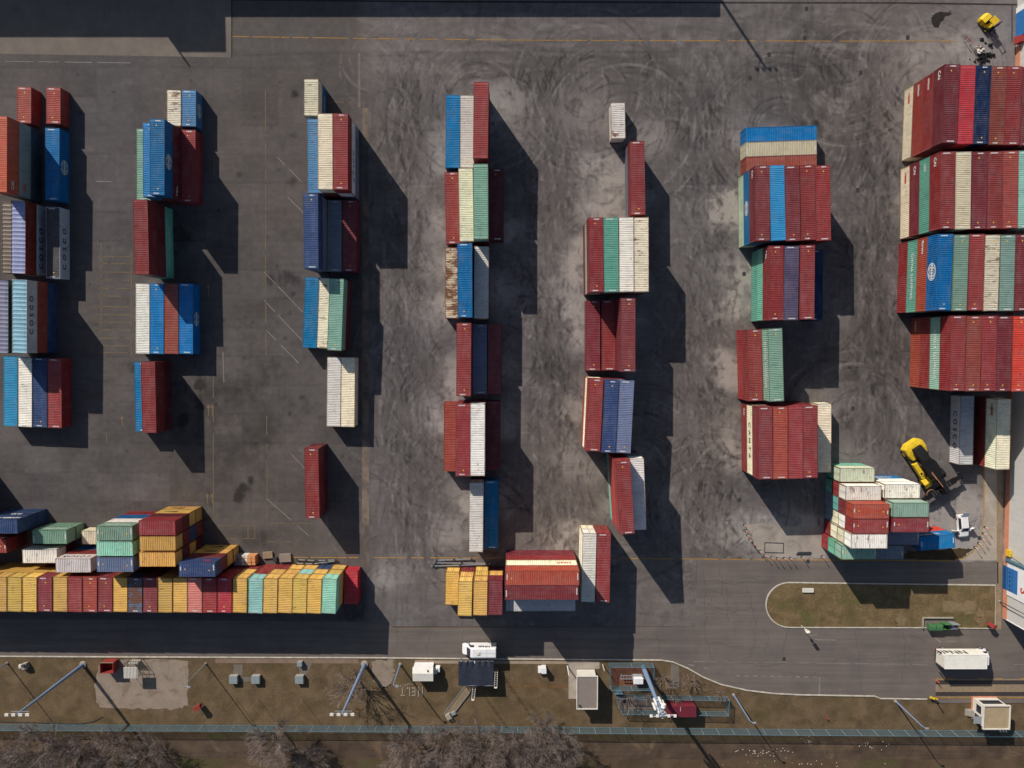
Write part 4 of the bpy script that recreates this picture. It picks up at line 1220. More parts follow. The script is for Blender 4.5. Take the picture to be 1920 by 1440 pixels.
for xx in (-1.9, -.9, .9, 1.9):
    q = MB(); q.frustum((xx - .18, xx + .18, -.12, .2, 16.95), (xx - .24, xx + .24, -.2, .2, 17.12)); q.build('floodlight', M['whitepaint'], o)
q = MB(); q.tube((.5, .25, 14.9), (.5, .8, 14.9), .4, .4, 16); q.build('dish', M['whitepaint'], o)

def mesh_material():
    t = NT('woven_mesh')
    tr = t.n('BsdfTransparent')
    mx = t.n('MixShader'); mx.inputs[0].default_value = .27
    t.l(tr.outputs[0], mx.inputs[1]); t.l(t.b.outputs[0], mx.inputs[2]); t.l(mx.outputs[0], t.out.inputs['Surface'])
    return t.done(alb((88, 108, 116)), .6)
M['wovenmesh'] = mesh_material()
M['fencepost'] = surf('pale_blue_fence_post', (118, 142, 152), .5, .1, 1)

def fence(name, pts, h, label, step=2.9, mat='bluefence', kinked=.3, group=None):
    a0 = Vector(P(*pts[0]))
    o = empty(name, (a0.x, a0.y, 0)); tag(o, label, 'fence', group)
    pm, rl = MB(), MB()
    w = [Vector(P(*p)) - a0 for p in pts]
    for i in range(len(w) - 1):
        a, b = w[i], w[i + 1]
        L = (b - a).length; n = max(1, round(L / step))
        for k in range(n + 1 if i == len(w) - 2 else n):
            p = a + (b - a) * (k / n)
            q = MB(); q.tube((p.x, p.y, 0), (p.x, p.y, h + .06), .045, n=6)
            if kinked: q.bar((p.x, p.y, .02), (p.x + .0, p.y - .5, h * .72), .05) if k % 1 == 0 and False else None
            q.build('post', M['fencepost'], o)
        for z in (.12, h): rl.bar((a.x, a.y, z), (b.x, b.y, z), .055)
        pm.bar((a.x, a.y, (h + .14) / 2), (b.x, b.y, (h + .14) / 2), .02, h - .16)
    pm.build('mesh_panel', M['wovenmesh'], o)
    rl.build('rail', M[mat], o)
    return o
fence('boundary_fence', [(-40, 1358), (500, 1360), (1000, 1362.5), (1400, 1366.5), (1960, 1370.5)], 2.05, 'long blue mesh boundary fence between verge and dirt track')
fence('mesh_enclosure', [(1142, 1243), (1223, 1243), (1222, 1286), (1144, 1286), (1142, 1243)], 1.8, 'blue mesh fence boxing in the telecom mast and cable rack', 4.0)
fence('mesh_enclosure', [(1153, 1302), (1363, 1306), (1361, 1334), (1165, 1331), (1153, 1302)], 1.6, 'low blue mesh fence round the gravel yard and red cabin', 3.6)
x, y = P(1158, 1292)
o = empty('mesh_gate', (x, y, 0)); tag(o, 'small pale blue sheet gate at the enclosure corner', 'gate')
q = MB(); q.box(-.6, .6, -.03, .03, .1, 1.9); q.build('gate_leaf', M['bluefence'], o)
q = MB(); q.tube((-.66, 0, 0), (-.66, 0, 2), .05, n=6); q.tube((.66, 0, 0), (.66, 0, 2), .05, n=6); q.build('gate_post', M['bluefence'], o)
# things inside the mast enclosure
x, y = P(1184, 1265)
o = empty('cable_rack', (x, y, 0)); tag(o, 'grey steel cable rack on legs inside the mast enclosure', 'cable rack')
q = MB()
for yy in (-.32, .32): q.bar((-2.2, yy, 1.0), (2.2, yy, 1.0), .1)
for k in range(9): q.bar((-2.1 + k * .52, -.32, 1.0), (-2.1 + k * .52, .32, 1.0), .06)
q.build('rack_top', M['steel'], o)
q = MB()
for xx in (-1.9, 0, 1.9):
    for yy in (-.3, .3): q.bar((xx, yy, 0), (xx, yy, 1.0), .07)
q.build('leg', M['steel'], o)
x, y = P(1194, 1269)
o = empty('equipment_cabinet', (x, y, 0)); tag(o, 'white equipment cabinet under the telecom mast', 'cabinet')
q = MB(); q.box(-.8, .8, -.45, .55, .12, 1.75); q.build('body', M['whitepaint'], o)
q = MB(); q.frustum((-.9, .9, -.55, .65, 1.752), (-.8, .8, -.45, .55, 1.86)); q.box(-.03, .03, -.56, .66, 1.75, 1.89); q.build('roof', M['whitepaint'], o)
q = MB(); q.box(-.85, .85, -.5, .6, 0, .118); q.build('plinth', M['concrete'], o)

# ------------------------------------------------------------------ huts and booths
def hut(name, u, v, sx, sy, h, label, cat, wall, roof, over=.25, lip=.14, window=None, door=None, rz=0):
    x, y = P(u, v)
    o = empty(name, (x, y, 0), rz); tag(o, label, cat)
    m = MB(); m.box(-sx / 2, sx / 2, -sy / 2, sy / 2, .02, h); m.build('wall', M[wall], o)
    a, b = sx / 2 + over, sy / 2 + over
    m = MB(); m.box(-a, a, -b, b, h + .003, h + .16); r = m.build('roof', M[roof], o)
    if lip:
        m = MB()
        for (x0, x1, y0, y1) in ((-a - .02, a + .02, b - .14, b + .02), (-a - .02, a + .02, -b - .02, -b + .14), (-a - .02, -a + .14, -b + .141, b - .141), (a - .14, a + .02, -b + .141, b - .141)):
            m.box(x0, x1, y0, y1, h + .02, h + .16 + lip)
        m.build('roof_edge', M['offwhite'], r)
    for (side, c, w, z0, z1, kind) in (window or []):
        m, f = MB(), MB()
        t = .03
        if side == 'N': m.box(c - w / 2, c + w / 2, sy / 2 + .03, sy / 2 + .05, z0, z1); f.box(c - w / 2 - .07, c + w / 2 + .07, sy / 2 + .002, sy / 2 + .03, z0 - .07, z1 + .07)
        else: m.box(-sx / 2 - .05, -sx / 2 - .03, c - w / 2, c + w / 2, z0, z1); f.box(-sx / 2 - .03, -sx / 2 - .002, c - w / 2 - .07, c + w / 2 + .07, z0 - .07, z1 + .07)
        fo = f.build('door' if kind == 'door' else 'window', M['offwhite'], o)
        m.build('pane', M['glass'], fo)
    return o
hut('guard_hut', 1097.5, 1283, 3.3, 5.6, 2.9, 'flat grey-roofed guard hut beside the mast enclosure', 'hut', 'offwhite', 'greyroof', window=[('W', .6, 1.6, 1.1, 2.1, 'window'), ('W', -1.6, .9, .1, 2.0, 'door')])
o = bpy.data.objects.get('guard_hut')
q = MB(); q.tube((-1.3, -2.4, 3.07), (-1.3, -2.4, 3.3), .22, .2, 10); q.build('roof_vent', M['darksteel'], o)
b = hut('weighbridge_booth', 1844, 1326, 4.3, 3.9, 3.3, 'tan-roofed weighbridge booth with glazed front and side steps', 'booth', 'offwhite', 'tanroof', lip=.2, window=[('N', 0, 3.6, 1.3, 2.6, 'window'), ('W', .7, 1.4, 1.3, 2.6, 'window'), ('W', -.9, .8, .9, 2.8, 'door')])
q = MB()
for k in range(4): q.box(-2.2 - .3 * (k + 1), -2.2 - .3 * k, -1.5, -.3, 0, .75 - k * .18)
q.build('steps', M['concrete'], b)
q = MB(); q.box(-3.6, -2.1, -1.55, -.25, 2.75, 2.85); q.build('door_canopy', M['steel'], b)
q = MB(); q.box(-2.3, 2.3, -2.1, 2.1, 0, .3); q.build('plinth', M['brick'], b)
q = MB()
for k in range(3): q.tube((.4 + k * .5, -2.0, 3.5), (.4 + k * .5, -2.3, 4.3), .03, n=5)
q.build('aerial', M['steel'], b)
# white kiosk with pitched lid and cooling unit
x, y = P(796, 1253)
o = empty('white_kiosk', (x, y, 0)); tag(o, 'white pitched-roof kiosk with cooling unit by the white van', 'kiosk')
q = MB(); q.box(-1.75, 1.75, -1.15, 1.15, .05, 2.3); q.build('wall', M['whitepaint'], o)
q = MB(); q.extr([(-1.3, 2.3), (1.3, 2.3), (.25, 2.62)], -1.85, 1.85)
me_ = q.fix(q.mesh('kiosk_roof', M['boxroof'])); ro = link('roof', me_, o, rz=math.pi / 2)
q = MB(); q.tube((.9, .75, 2.42), (.9, .75, 2.7), .14, n=8); q.build('vent', M['darksteel'], o)
q = MB(); q.box(1.78, 2.4, -.45, .45, .3, 1.3); q.build('cooling_unit', M['offwhite'], o)
q = MB(); q.box(2.0, 2.9, -.3, .6, 0, .9); q.box(2.05, 2.85, -.25, .55, .902, 1.0); q.build('meter_box', M['whitepaint'], o)
# sheet canopy with lattice masts
x, y = P(893.5, 1252)
o = empty('sheet_canopy', (x, y, 0)); tag(o, 'dark blue sheet-metal canopy standing against the kerb by the white van', 'canopy')
q = MB()
nx, ny = 40, 24
vs, fs = [], []
rr = random.Random(4)
for j in range(ny + 1):
    for i in range(nx + 1):
        xx, yy = -3.15 + 6.3 * i / nx, -2.2 + 4.4 * j / ny
        k = max(0, (j - ny * .72) / (ny * .28))
        vs.append((xx + rr.uniform(-.02, .02) * k, yy + (math.sin(i * 1.3) * .12 * k), 2.25 + .04 * math.sin(i * .31) + k * (.16 * math.sin(i * .9) + rr.uniform(-.07, .07)) - .12 * (yy / 2.2)))
for j in range(ny):
    for i in range(nx): fs.append((j * (nx + 1) + i, j * (nx + 1) + i + 1, (j + 1) * (nx + 1) + i + 1, (j + 1) * (nx + 1) + i))
q.add(vs, fs); q.build('canopy_sheet', M['foil'], o)
q = MB(); q.bar((-3.2, -2.22, 2.3), (3.2, -2.22, 2.3), .1); q.bar((-3.2, 2.2, 2.0), (3.2, 2.2, 2.0), .09); q.build('edge_rail', M['steel'], o)
for sx in (-2.9, 2.9):
    for sy in (-2.0, 1.9):
        q = MB(); q.bar((sx, sy, 0), (sx, sy, 2.1), .1); q.build('leg', M['steel'], o)
q = MB(); q.box(-2.7, 2.7, -1.9, -1.4, 0, 1.3); q.build('bench', M['wood'], o)
LM = 'lattice masts by the sheet canopy'
for (u, v, h, w) in [(931, 1252, 7.4, 'white lattice ladder mast at the canopy end by the van tail'), (890, 1280, 6.2, 'white lattice ladder mast on the fence side of the canopy')]:
    x, y = P(u, v)
    o = empty('lattice_mast', (x, y, 0)); tag(o, w, 'lattice mast', LM)
    q = MB()
    for s in (-.24, .24): q.bar((s, -s * .3, 0), (s, -s * .3, h), .05)
    for k in range(int(h / .75)): q.bar((-.24, .07, .4 + k * .75), (.24, -.07, .4 + k * .75), .035)
    q.build('ladder', M['offwhite'], o)
    q = MB(); q.box(-.22, .22, -.1, .1, h, h + .12); q.build('lamp_head', M['whitepaint'], o)
# plank walkway and junk at its foot
x, y = P(846, 1320)
a, b = Vector(P(878, 1290)), Vector(P(838, 1342))
o = empty('plank_walkway', (x, y, 0)); tag(o, 'weathered plank walkway slanting down from the canopy', 'walkway')
d = (b - a).normalized(); nn = Vector((-d.y, d.x)); ctr = Vector((x, y))
q = MB()
for k in range(4):
    off = nn * (-.5 + k * .33)
    q.bar((*(a + off - ctr), .1), (*(b + off - ctr), .1), .29, .06)
q.build('planks', M['wood'], o)
q = MB()
for s in (-.72, .72): q.bar((*(a + nn * s - ctr), .16), (*(b + nn * s - ctr), .16), .08, .14)
q.build('edge_board', M['steel'], o)
x, y = P(842, 1341)
o = empty('scrap_cabinet', (x, y, 0), .5); tag(o, 'toppled grey cabinet and broken panel at the walkway foot', 'cabinet')
q = MB(); q.box(-.5, .4, -.5, .5, 0, .7); q.build('body', M['concrete'], o)
q = MB(); q.frustum((.45, 1.5, -.5, .4, 0), (.6, 1.3, -.3, .3, .35)); q.build('broken_panel', M['steel'], o)
# small white meter boxes
x, y = P(1016, 1251)
o = empty('meter_box', (x, y, 0)); tag(o, 'pair of joined white meter boxes on the verge by the pale path', 'meter box')
q = MB(); q.box(-.1, .7, -.45, .45, 0, 1.5); q.box(-.14, .74, -.49, .49, 1.502, 1.58); q.build('body', M['whitepaint'], o)
q = MB(); q.box(-.72, -.12, -.6, .3, 0, .9); q.box(-.75, -.12, -.63, .33, .902, .96); q.build('side_box', M['whitepaint'], o)
M['greylid'] = surf('grey_green_cabinet_lid', (128, 138, 140), .6, .12, 1.5)
CB = 'grey cabinets sunk in the verge'
for (u, v, w) in [(440.5, 1271, 'grey metal cabinet at the slab path end nearer the pale patch'), (482, 1271, 'grey metal cabinet with broken pale surround on the slab path'), (563.5, 1271, 'lone grey metal cabinet by the bare tree'), (564, 1242, 'tiny grey box on the narrow path')]:
    x, y = P(u, v); s = .72 if v > 1250 else .42
    o = empty('utility_cabinet', (x, y, 0)); tag(o, w, 'cabinet', CB)
    q = MB(); q.box(-s, s, -s, s, 0, .75); q.build('body', M['concrete'], o)
    q = MB(); q.frustum((-s - .06, s + .06, -s - .06, s + .06, .753), (-s, s, -s, s, .84)); q.build('lid', M['greylid'], o)
# red hydrant cabinets
HY = 'red hydrant cabinets'
for (u, v, w, rz) in [(376, 1320, 'red hydrant cabinet on the verge grass by the bare patch', .5), (1852, 1168, 'red hydrant cabinet in the island grass by the warehouse', -.5)]:
    x, y = P(u, v)
    o = empty('hydrant_cabinet', (x, y, 0), rz); tag(o, w, 'hydrant cabinet', HY)
    q = MB(); q.box(-.55, .55, -.28, .28, .55, 1.5); q.build('body', M['redpaint'], o)
    q = MB(); q.extr([(-.62, 1.502), (.62, 1.502), (.62, 1.56), (0, 1.78), (-.62, 1.56)], -.36, .36); q.build('roof', M['redpaint'], o)
    q = MB(); q.bar((-.4, 0, 0), (-.4, 0, .56), .08); q.bar((.4, 0, 0), (.4, 0, .56), .08); q.build('leg', M['darksteel'], o)
x, y = P(1549, 1345)
o = empty('ground_hydrant', (x, y, 0), .4); tag(o, 'tiny red hydrant stub in the verge by the long fence', 'hydrant')
q = MB(); q.tube((0, 0, 0), (0, 0, .7), .1, .08, 8); q.tube((-.16, 0, .5), (.16, 0, .5), .06, n=8); q.build('body', M['redpaint'], o)
# red skip
x, y = P(211, 1244)
o = empty('open_skip', (x, y, 0)); tag(o, 'open red skip with ribbed side at the pale bare patch', 'skip')
q = MB()
hx, hy, hz = 1.15, .95, 1.9
q.box(-hx, hx, -hy, hy, .15, .25)
for (x0, x1, y0, y1) in ((-hx, hx, hy - .06, hy), (-hx, hx, -hy, -hy + .06), (-hx, -hx + .06, -hy + .061, hy - .061), (hx - .06, hx, -hy + .061, hy - .061)): q.box(x0, x1, y0, y1, .25, hz)
q.build('body', M['redpaint'], o)
q = MB()
for k in range(5): q.box(-hx - .03, hx + .03, -hy - .06, -hy - .002, .35 + k * .33, .45 + k * .33)
q.box(-hx - .08, hx + .08, hy + .002, hy + .1, hz - .1, hz + .04); q.box(-hx - .08, -hx - .002, -hy, hy, hz - .1, hz + .04); q.box(hx + .002, hx + .08, -hy, hy, hz - .1, hz + .04)
q.build('ribs', M['redpaint'], o)
q = MB()
for k in range(6): q.bar((-.8 + k * .3, -.6, .4), (-.6 + k * .28, .7, 1.3 - .1 * (k % 3)), .12)
q.build('scrap', M['redpaint'], o)
q = MB(); q.bar((-1.2, 1.05, hz + .05), (1.3, 1.05, hz + .05), .12); q.build('top_beam', M['wood'], o)
# white ribbed canopy with a dark frame
x, y = P(257, 1250)
o = empty('gas_bottle_shelter', (x, y, 0)); tag(o, 'white ribbed shelter with dark frame on the pale bare patch', 'shelter')
q = MB()
for k in range(9): q.box(-1.15 + k * .26, -1.0 + k * .26, -1.05, .95, 2.28, 2.36)
q.box(-1.2, 1.25, -1.05, .95, 2.2, 2.279)
q.build('roof', M['offwhite'], o)
q = MB()
for sx in (-1.1, 1.1):
    for sy in (-.95, 1.5): q.bar((sx, sy, 0), (sx, sy, 2.19), .07)
for z in (1.1, 2.15):
    q.bar((-1.1, 1.5, z), (1.1, 1.5, z), .06); q.bar((-1.1, -.95, z), (-1.1, 1.5, z), .06); q.bar((1.1, -.95, z), (1.1, 1.5, z), .06)
q.build('frame', M['darksteel'], o)
for k in range(4):
    q = MB(); q.tube((-.7 + k * .45, 1.15, .05), (-.7 + k * .45, 1.15, 1.3), .17, .15, 10); q.build('gas_bottle', M['offwhite'], o)
# small concrete object far west
x, y = P(51, 1246)
o = empty('concrete_stand', (x, y, 0), .2); tag(o, 'small pale concrete stand with round hole at the outer verge', 'concrete stand')
q = MB(); q.box(-.55, .45, -.5, .5, 0, .9); q.build('body', M['concrete'], o)
q = MB(); q.frustum((-1.0, -.4, -.2, .5, .5), (-.9, -.45, -.1, .4, .98)); q.build('side_slab', M['offwhite'], o)
q = MB(); q.tube((.1, .2, .9), (.1, .2, 1.15), .3, .28, 12); q.build('pipe_mouth', M['darksteel'], o)
# stone letters
for ch, u, w in (('N', 788.5, 'first white stone letter on the grass, nearest the kiosk'), ('E', 775.5, 'white stone letter between its N and L neighbours'), ('L', 766, 'white stone letter with plain corner shape on the grass'), ('T', 755, 'last white stone letter, under the short lamp post')):
    x, y = P(u, 1297)
    q = MB(); r = random.Random(ord(ch))
    segs = {'N': [(-.45, -.8, -.45, .8), (-.45, .8, .45, -.8), (.45, -.8, .45, .8)], 'E': [(-.35, -.7, -.35, .7), (-.35, .7, .35, .7), (-.35, 0, .25, 0), (-.35, -.7, .35, -.7)], 'L': [(-.3, -.7, -.3, .7), (-.3, -.7, .35, -.7)], 'T': [(0, -.7, 0, .7), (-.4, .7, .4, .7)]}[ch]
    for (x0, y0, x1, y1) in segs:
        n = max(2, int(math.hypot(x1 - x0, y1 - y0) / .17))
        for i in range(n + 1):
            px_, py_ = x0 + (x1 - x0) * i / n + r.gauss(0, .02), y0 + (y1 - y0) * i / n + r.gauss(0, .02)
            s = r.uniform(.055, .085)
            q.frustum((px_ - s, px_ + s, py_ - s, py_ + s, .01), (px_ - s * .6, px_ + s * .7, py_ - s * .7, py_ + s * .6, .1))
    o = q.build('stone_letter', M['stone'], None, (x, y, 0), math.pi)
    o.scale = (.8, 1, 1)
    tag(o, w, 'stone letter', 'white stone letters laid in the grass')
for (u0, v0, u1, v1, w) in [(742, 1287, 770, 1281, 'upper row of white stones beside the short lamp post'), (742, 1289, 784, 1281.5, 'lower row of white stones above the stone letters')]:
    q = MB(); r = random.Random(int(u1)); a, b = Vector(P(u0, v0)), Vector(P(u1, v1))
    n = int((b - a).length / .3)
    for i in range(n):
        p = (b - a) * (i / n); s = r.uniform(.03, .06)
        q.frustum((p.x - s, p.x + s, p.y - s, p.y + s, .01), (p.x - s * .6, p.x + s * .7, p.y - s * .7, p.y + s * .6, .09))
    tag(q.build('stone_edging', M['stone'], None, (a.x, a.y, 0)), w, 'stone edging')
# red cabin in the second enclosure
x, y = P(1273, 1322)
o = empty('red_cabin', (x, y, 0)); tag(o, 'dark red ribbed cabin between the mast and the low enclosure', 'cabin')
q = MB(); q.box(-2.5, 2.5, -.95, .95, .1, 2.3); q.build('wall', surf('dark_red_cabin_paint', (108, 40, 52), .5, .1, 1), o)
q = MB()
for i in range(26): q.box(-2.6 + i * .2, -2.48 + i * .2, -1.0, 1.0, 2.36, 2.4)
q.box(-2.6, 2.6, -1.02, 1.02, 2.302, 2.359); q.build('roof', bpy.data.materials['dark_red_cabin_paint'], o)
q = MB(); q.bar((-.3, .1, 2.42), (-.3, .9, 2.42), .06); q.build('roof_strip', M['offwhite'], o)
# weighbridge
x, y = P(1846, 1289)
o = empty('weighbridge', (x, y, 0)); tag(o, 'long weighbridge deck with dark wheel tracks and yellow edges', 'weighbridge')
L0, L1 = P(1754, 1289)[0] - x, P(2040, 1289)[0] - x
q = MB(); q.box(L0, L1, -1.75, 1.6, .012, .05); q.build('deck', M['wood'], o)
m_track = surf('black_track_plate', (62, 55, 54), .6, .25, 1)
for yy in (1.0, -1.2):
    q = MB(); q.box(L0, L1, yy - .38, yy + .38, .052, .07); q.build('wheel_track', m_track, o)
for yy, segs in ((1.68, [(L0, L0 + 3.5), (L0 + 8, L0 + 9), (L0 + 11, L0 + 12.2), (L0 + 15.5, L1)]), (-1.95, [(L0 - .5, L1)])):
    q = MB()
    for a, b in segs: q.box(a, b, yy - .08, yy + .08, .012, .06)
    q.build('yellow_edge', m_yel, o)
x, y = P(1749, 1307)
o = empty('barrier_gate', (x, y, 0), -.35); tag(o, 'yellow barrier stand with dark arm at the weighbridge entry', 'barrier')
q = MB(); q.box(-.9, .5, -.18, .18, .5, .75); q.build('barrier_head', M['yellowpaint'], o)
q = MB(); q.bar((0, 0, 0), (0, 0, 2.2), .14); q.build('post', M['darksteel'], o)
x, y = P(1754.5, 1275)
o = empty('guide_post', (x, y, 0)); tag(o, 'short orange guide post at the weighbridge corner', 'post')
q = MB(); q.tube((0, 0, 0), (0, 0, 1.1), .1, .09, 8); q.build('post', M['orange'], o)

# ------------------------------------------------------------------ bins
x, y = P(1757, 1168)
o = empty('bin_bay_wall', (P(1729, 1157)[0], P(1729, 1157)[1], 0)); tag(o, 'low pale wall round the green bins', 'wall')
q = MB(); w_, h_ = P(1786, 1157)[0] - P(1729, 1157)[0], P(1729, 1157)[1] - P(1729, 1177)[1]
q.box(0, w_, -.12, .06, .05, .45); q.box(-.06, .1, -h_, -.121, .05, .45); q.build('wall', M['concrete'], o)
BN = 'wheeled bins on the island edge'
for (u, v, w, kind) in [(1741, 1172, 'green lidded bin at the open end of the bin bay', 0), (1753.5, 1172, 'green lidded bin between the end bin and the open bin', 0), (1766.5, 1170, 'open green bin with dark inside', 1), (1781, 1170, 'grey bin heaped with white sacks', 2)]:
    x, y = P(u, v)
    o = empty('wheeled_bin', (x, y, .1)); tag(o, w, 'bin', BN)
    mt = M['greenpaint'] if kind < 2 else M['steel']
    q = MB()
    if kind == 0:
        q.frustum((-.48, .48, -.42, .42, .15), (-.55, .55, -.52, .52, 1.15)); q.build('body', mt, o)
        q = MB(); q.loft([[(-.53, -.56, 1.153), (-.52, .56, 1.153), (-.52, .5, 1.24), (-.52, .2, 1.32), (-.52, -.2, 1.32), (-.52, -.5, 1.24)], [(.52, -.56, 1.153), (.52, .56, 1.153), (.52, .5, 1.24), (.52, .2, 1.32), (.52, -.2, 1.32), (.52, -.5, 1.24)]]); q.build('lid', mt, o)
    else:
        for (x0, x1, y0, y1) in ((-.62, .62, .5, .56), (-.62, .62, -.56, -.5), (-.62, -.56, -.499, .499), (.56, .62, -.499, .499)): q.box(x0, x1, y0, y1, .2, 1.2)
        q.box(-.56, .56, -.5, .5, .2, .3); q.build('body', mt, o)
        q = MB(); q.box(-.66, .66, .58, .66, 1.0, 1.9); q.build('raised_lid', mt, o)
        if kind == 2:
            for k in range(5):
                s = MB(); cx, cy = -.35 + (k % 3) * .34, -.22 + (k // 3) * .42
                s.frustum((cx - .2, cx + .2, cy - .2, cy + .2, .8), (cx - .12, cx + .13, cy - .12, cy + .14, 1.32 + .05 * (k % 2))); s.build('sack', M['purplewrap'], o)
    q = MB()
    for sx in (-.4, .4):
        for sy in (-.35, .35): q.tube((sx - .04, sy, .09), (sx + .04, sy, .09), .09, n=8)
    q.build('castors', M['rubber'], o)
x, y = P(1514, 1106)
o = empty('concrete_slab', (x, y, .09)); tag(o, 'white concrete slab lying on the grass island', 'slab')
q = MB(); q.box(-1.0, 1.0, -.36, .36, 0, .28); q.build('slab', M['offwhite'], o)

# ------------------------------------------------------------------ drain covers
DC = 'square drain covers in the asphalt'
for i, (u, v, w) in enumerate([(1512, 17, 'drain cover closest to the top drain channel'), (1509, 72, 'drain cover just above the top yellow line'), (1442, 103, 'drain cover below the yellow line over the mast shadow'), (1406, 147, 'drain cover diagonal from the mast shadow lamps'),
      (1614, 137, 'drain cover alone on open asphalt by the tall first bank'), (1702, 71, 'drain cover on the yellow line near the forklift'), (1608, 357, 'drain cover in the aisle facing the second warehouse bank'), (1395, 514, 'drain cover in the pale aisle by the green stack'),
      (1599, 766, 'drain cover in the aisle above the reach stacker'), (1386, 938, 'drain cover at the tip of a stack shadow'), (1470, 1236, 'double drain cover in the smooth road'), (1836, 1009, 'drain cover by the white hatchback'), (1515, 1053, 'drain cover below the yellow kerb line')]):
    x, y = P(u, v); s = .3
    q = MB(); q.box(-s, s, -s, s, .013, .026)
    for k in range(5): q.box(-s + .06, s - .06, -s + .08 + k * .14, -s + .14 + k * .14, .026, .034)
    tag(q.build('drain_cover', M['darksteel'], None, (x, y, 0)), w, 'drain cover', DC)
# ------------------------------------------------------------------ vehicles
def ring(x, wb, wt, z0, zs, z1, r=.12):
    return [(x, -wb, z0), (x, -wb, zs), (x, -wt, z1 - r * .5), (x, -wt + r, z1), (x, wt - r, z1), (x, wt, z1 - r * .5), (x, wb, zs), (x, wb, z0)]

def wheel(parent, x, y, r, w, hub='steel'):
    m = MB(); m.tube((x, y - w / 2, r), (x, y + w / 2, r), r, n=18); t = m.build('wheel', M['rubber'], parent)
    m = MB(); s = 1 if y > 0 else -1
    m.tube((x, y + s * (w / 2 + .002), r), (x, y + s * (w / 2 + .02), r), r * .55, r * .5, 14); m.build('rim', M[hub], t)
    return t

def lettering(parent, s, mat, loc, size, rot):
    o = link('lettering', text_mesh(s, mat, 1.0), parent)
    o.location = loc; o.rotation_euler = rot; o.scale = (size, size, 1)
    return o

# box truck, driving east
x, y = P(1811, 1241, 3.6)
o = empty('box_truck', (x, y, .006)); tag(o, 'white box truck with dark lettering driving past the weighbridge', 'truck')
m = MB(); m.box(-3.75, 3.75, -1.25, 1.25, 1.0, 3.62); bx = m.build('cargo_box', M['boxroof'], o)
m = MB()
for yy in (-1.27, 1.27): m.box(-3.78, 3.78, yy - .03, yy + .03, 3.57, 3.65)
for xx in (-3.77, 3.77): m.box(xx - .03, xx + .03, -1.239, 1.239, 3.57, 3.65)
m.build('edge_trim', M['whitepaint'], bx)
m = MB(); m.box(-3.82, -3.752, -1.1, -.02, 1.1, 3.5); m.box(-3.82, -3.752, .02, 1.1, 1.1, 3.5); m.build('rear_door', M['offwhite'], o)
for yy in (-1, 1):
    m = MB(); m.box(-3.86, -3.78, yy * 1.05 - .14, yy * 1.05 + .14, .75, .95); m.build('tail_light', M['redpaint'], o)
m = MB(); m.box(-3.6, 4.6, -.45, .45, .55, .99); m.box(-3.7, -3.4, -1.1, 1.1, .5, .75); m.build('chassis', M['darksteel'], o)
cab = MB()
cab.loft([ring(3.95, 1.1, 1.0, .5, 1.5, 2.6), ring(4.7, 1.1, .98, .5, 1.5, 2.55), ring(5.25, 1.08, .98, .5, 1.4, 1.7), ring(5.55, 1.0, .9, .5, 1.0, 1.25)])
c = cab.build('cab', M['whitepaint'], o)
m = MB(); m.quad((4.76, -.86, 2.5), (5.24, -.88, 1.78), (5.24, .88, 1.78), (4.76, .86, 2.5)); 
m.v = [(a + .03, b, z + .03) for a, b, z in m.v]; m.build('windscreen', M['glass'], c)
for s in (-1, 1):
    m = MB(); m.quad((4.1, s * 1.075, 1.6), (4.95, s * 1.075, 1.6), (4.75, s * 1.03, 2.35), (4.1, s * 1.03, 2.35)); m.v = [(a, b + s * .012, z) for a, b, z in m.v]; m.build('side_window', M['glass'], c)
    m = MB(); m.box(4.9, 5.0, s * 1.34 - .1, s * 1.34 + .1, 1.5, 2.0); m.bar((4.95, s * 1.1, 1.7), (4.95, s * 1.3, 1.7), .05); m.build('mirror', M['black'], c)
    m = MB(); m.box(5.5, 5.6, s * .75 - .15, s * .75 + .15, .75, .95); m.build('headlight', M['glass'], c)
m = MB(); m.frustum((3.9, 4.7, -.8, .8, 2.6), (3.95, 4.35, -.75, .75, 3.3)); m.build('wind_deflector', M['whitepaint'], c)
for xx in (-2.3, 4.55):
    for s in (-1, 1): wheel(o, xx, s * 1.0, .46, .3)
lettering(bx, 'NNelt', 'black_txt', (-1.7, 1.258, 2.35), 2.0, (math.pi / 2, 0, math.pi))
lettering(bx, 'NNelt', 'black_txt', (-1.7, -1.258, 2.35), 2.0, (math.pi / 2, 0, 0))

# white van, facing west
x, y = P(898, 1224, 2.4)
o = empty('delivery_van', (x, y, .006), math.pi); tag(o, 'white delivery van parked by the dark sheet canopy', 'van')
m = MB()
m.loft([ring(-3.1, .98, .86, .4, 1.3, 2.5, .2), ring(-3.0, 1.0, .9, .35, 1.3, 2.66, .2), ring(1.1, 1.0, .9, .35, 1.3, 2.68, .2), ring(1.5, 1.0, .88, .35, 1.3, 2.55, .2), ring(2.25, .98, .86, .35, 1.15, 1.5, .15), ring(2.95, .9, .8, .35, .9, 1.15, .12), ring(3.1, .8, .7, .4, .7, .85, .1)])
v = m.build('body', M['whitepaint'], o)
m = MB(); m.quad((1.56, -.76, 2.5), (2.2, -.76, 1.6), (2.2, .76, 1.6), (1.56, .76, 2.5)); m.v = [(a + .03, b, z + .025) for a, b, z in m.v]; m.build('windscreen', M['glass'], v)
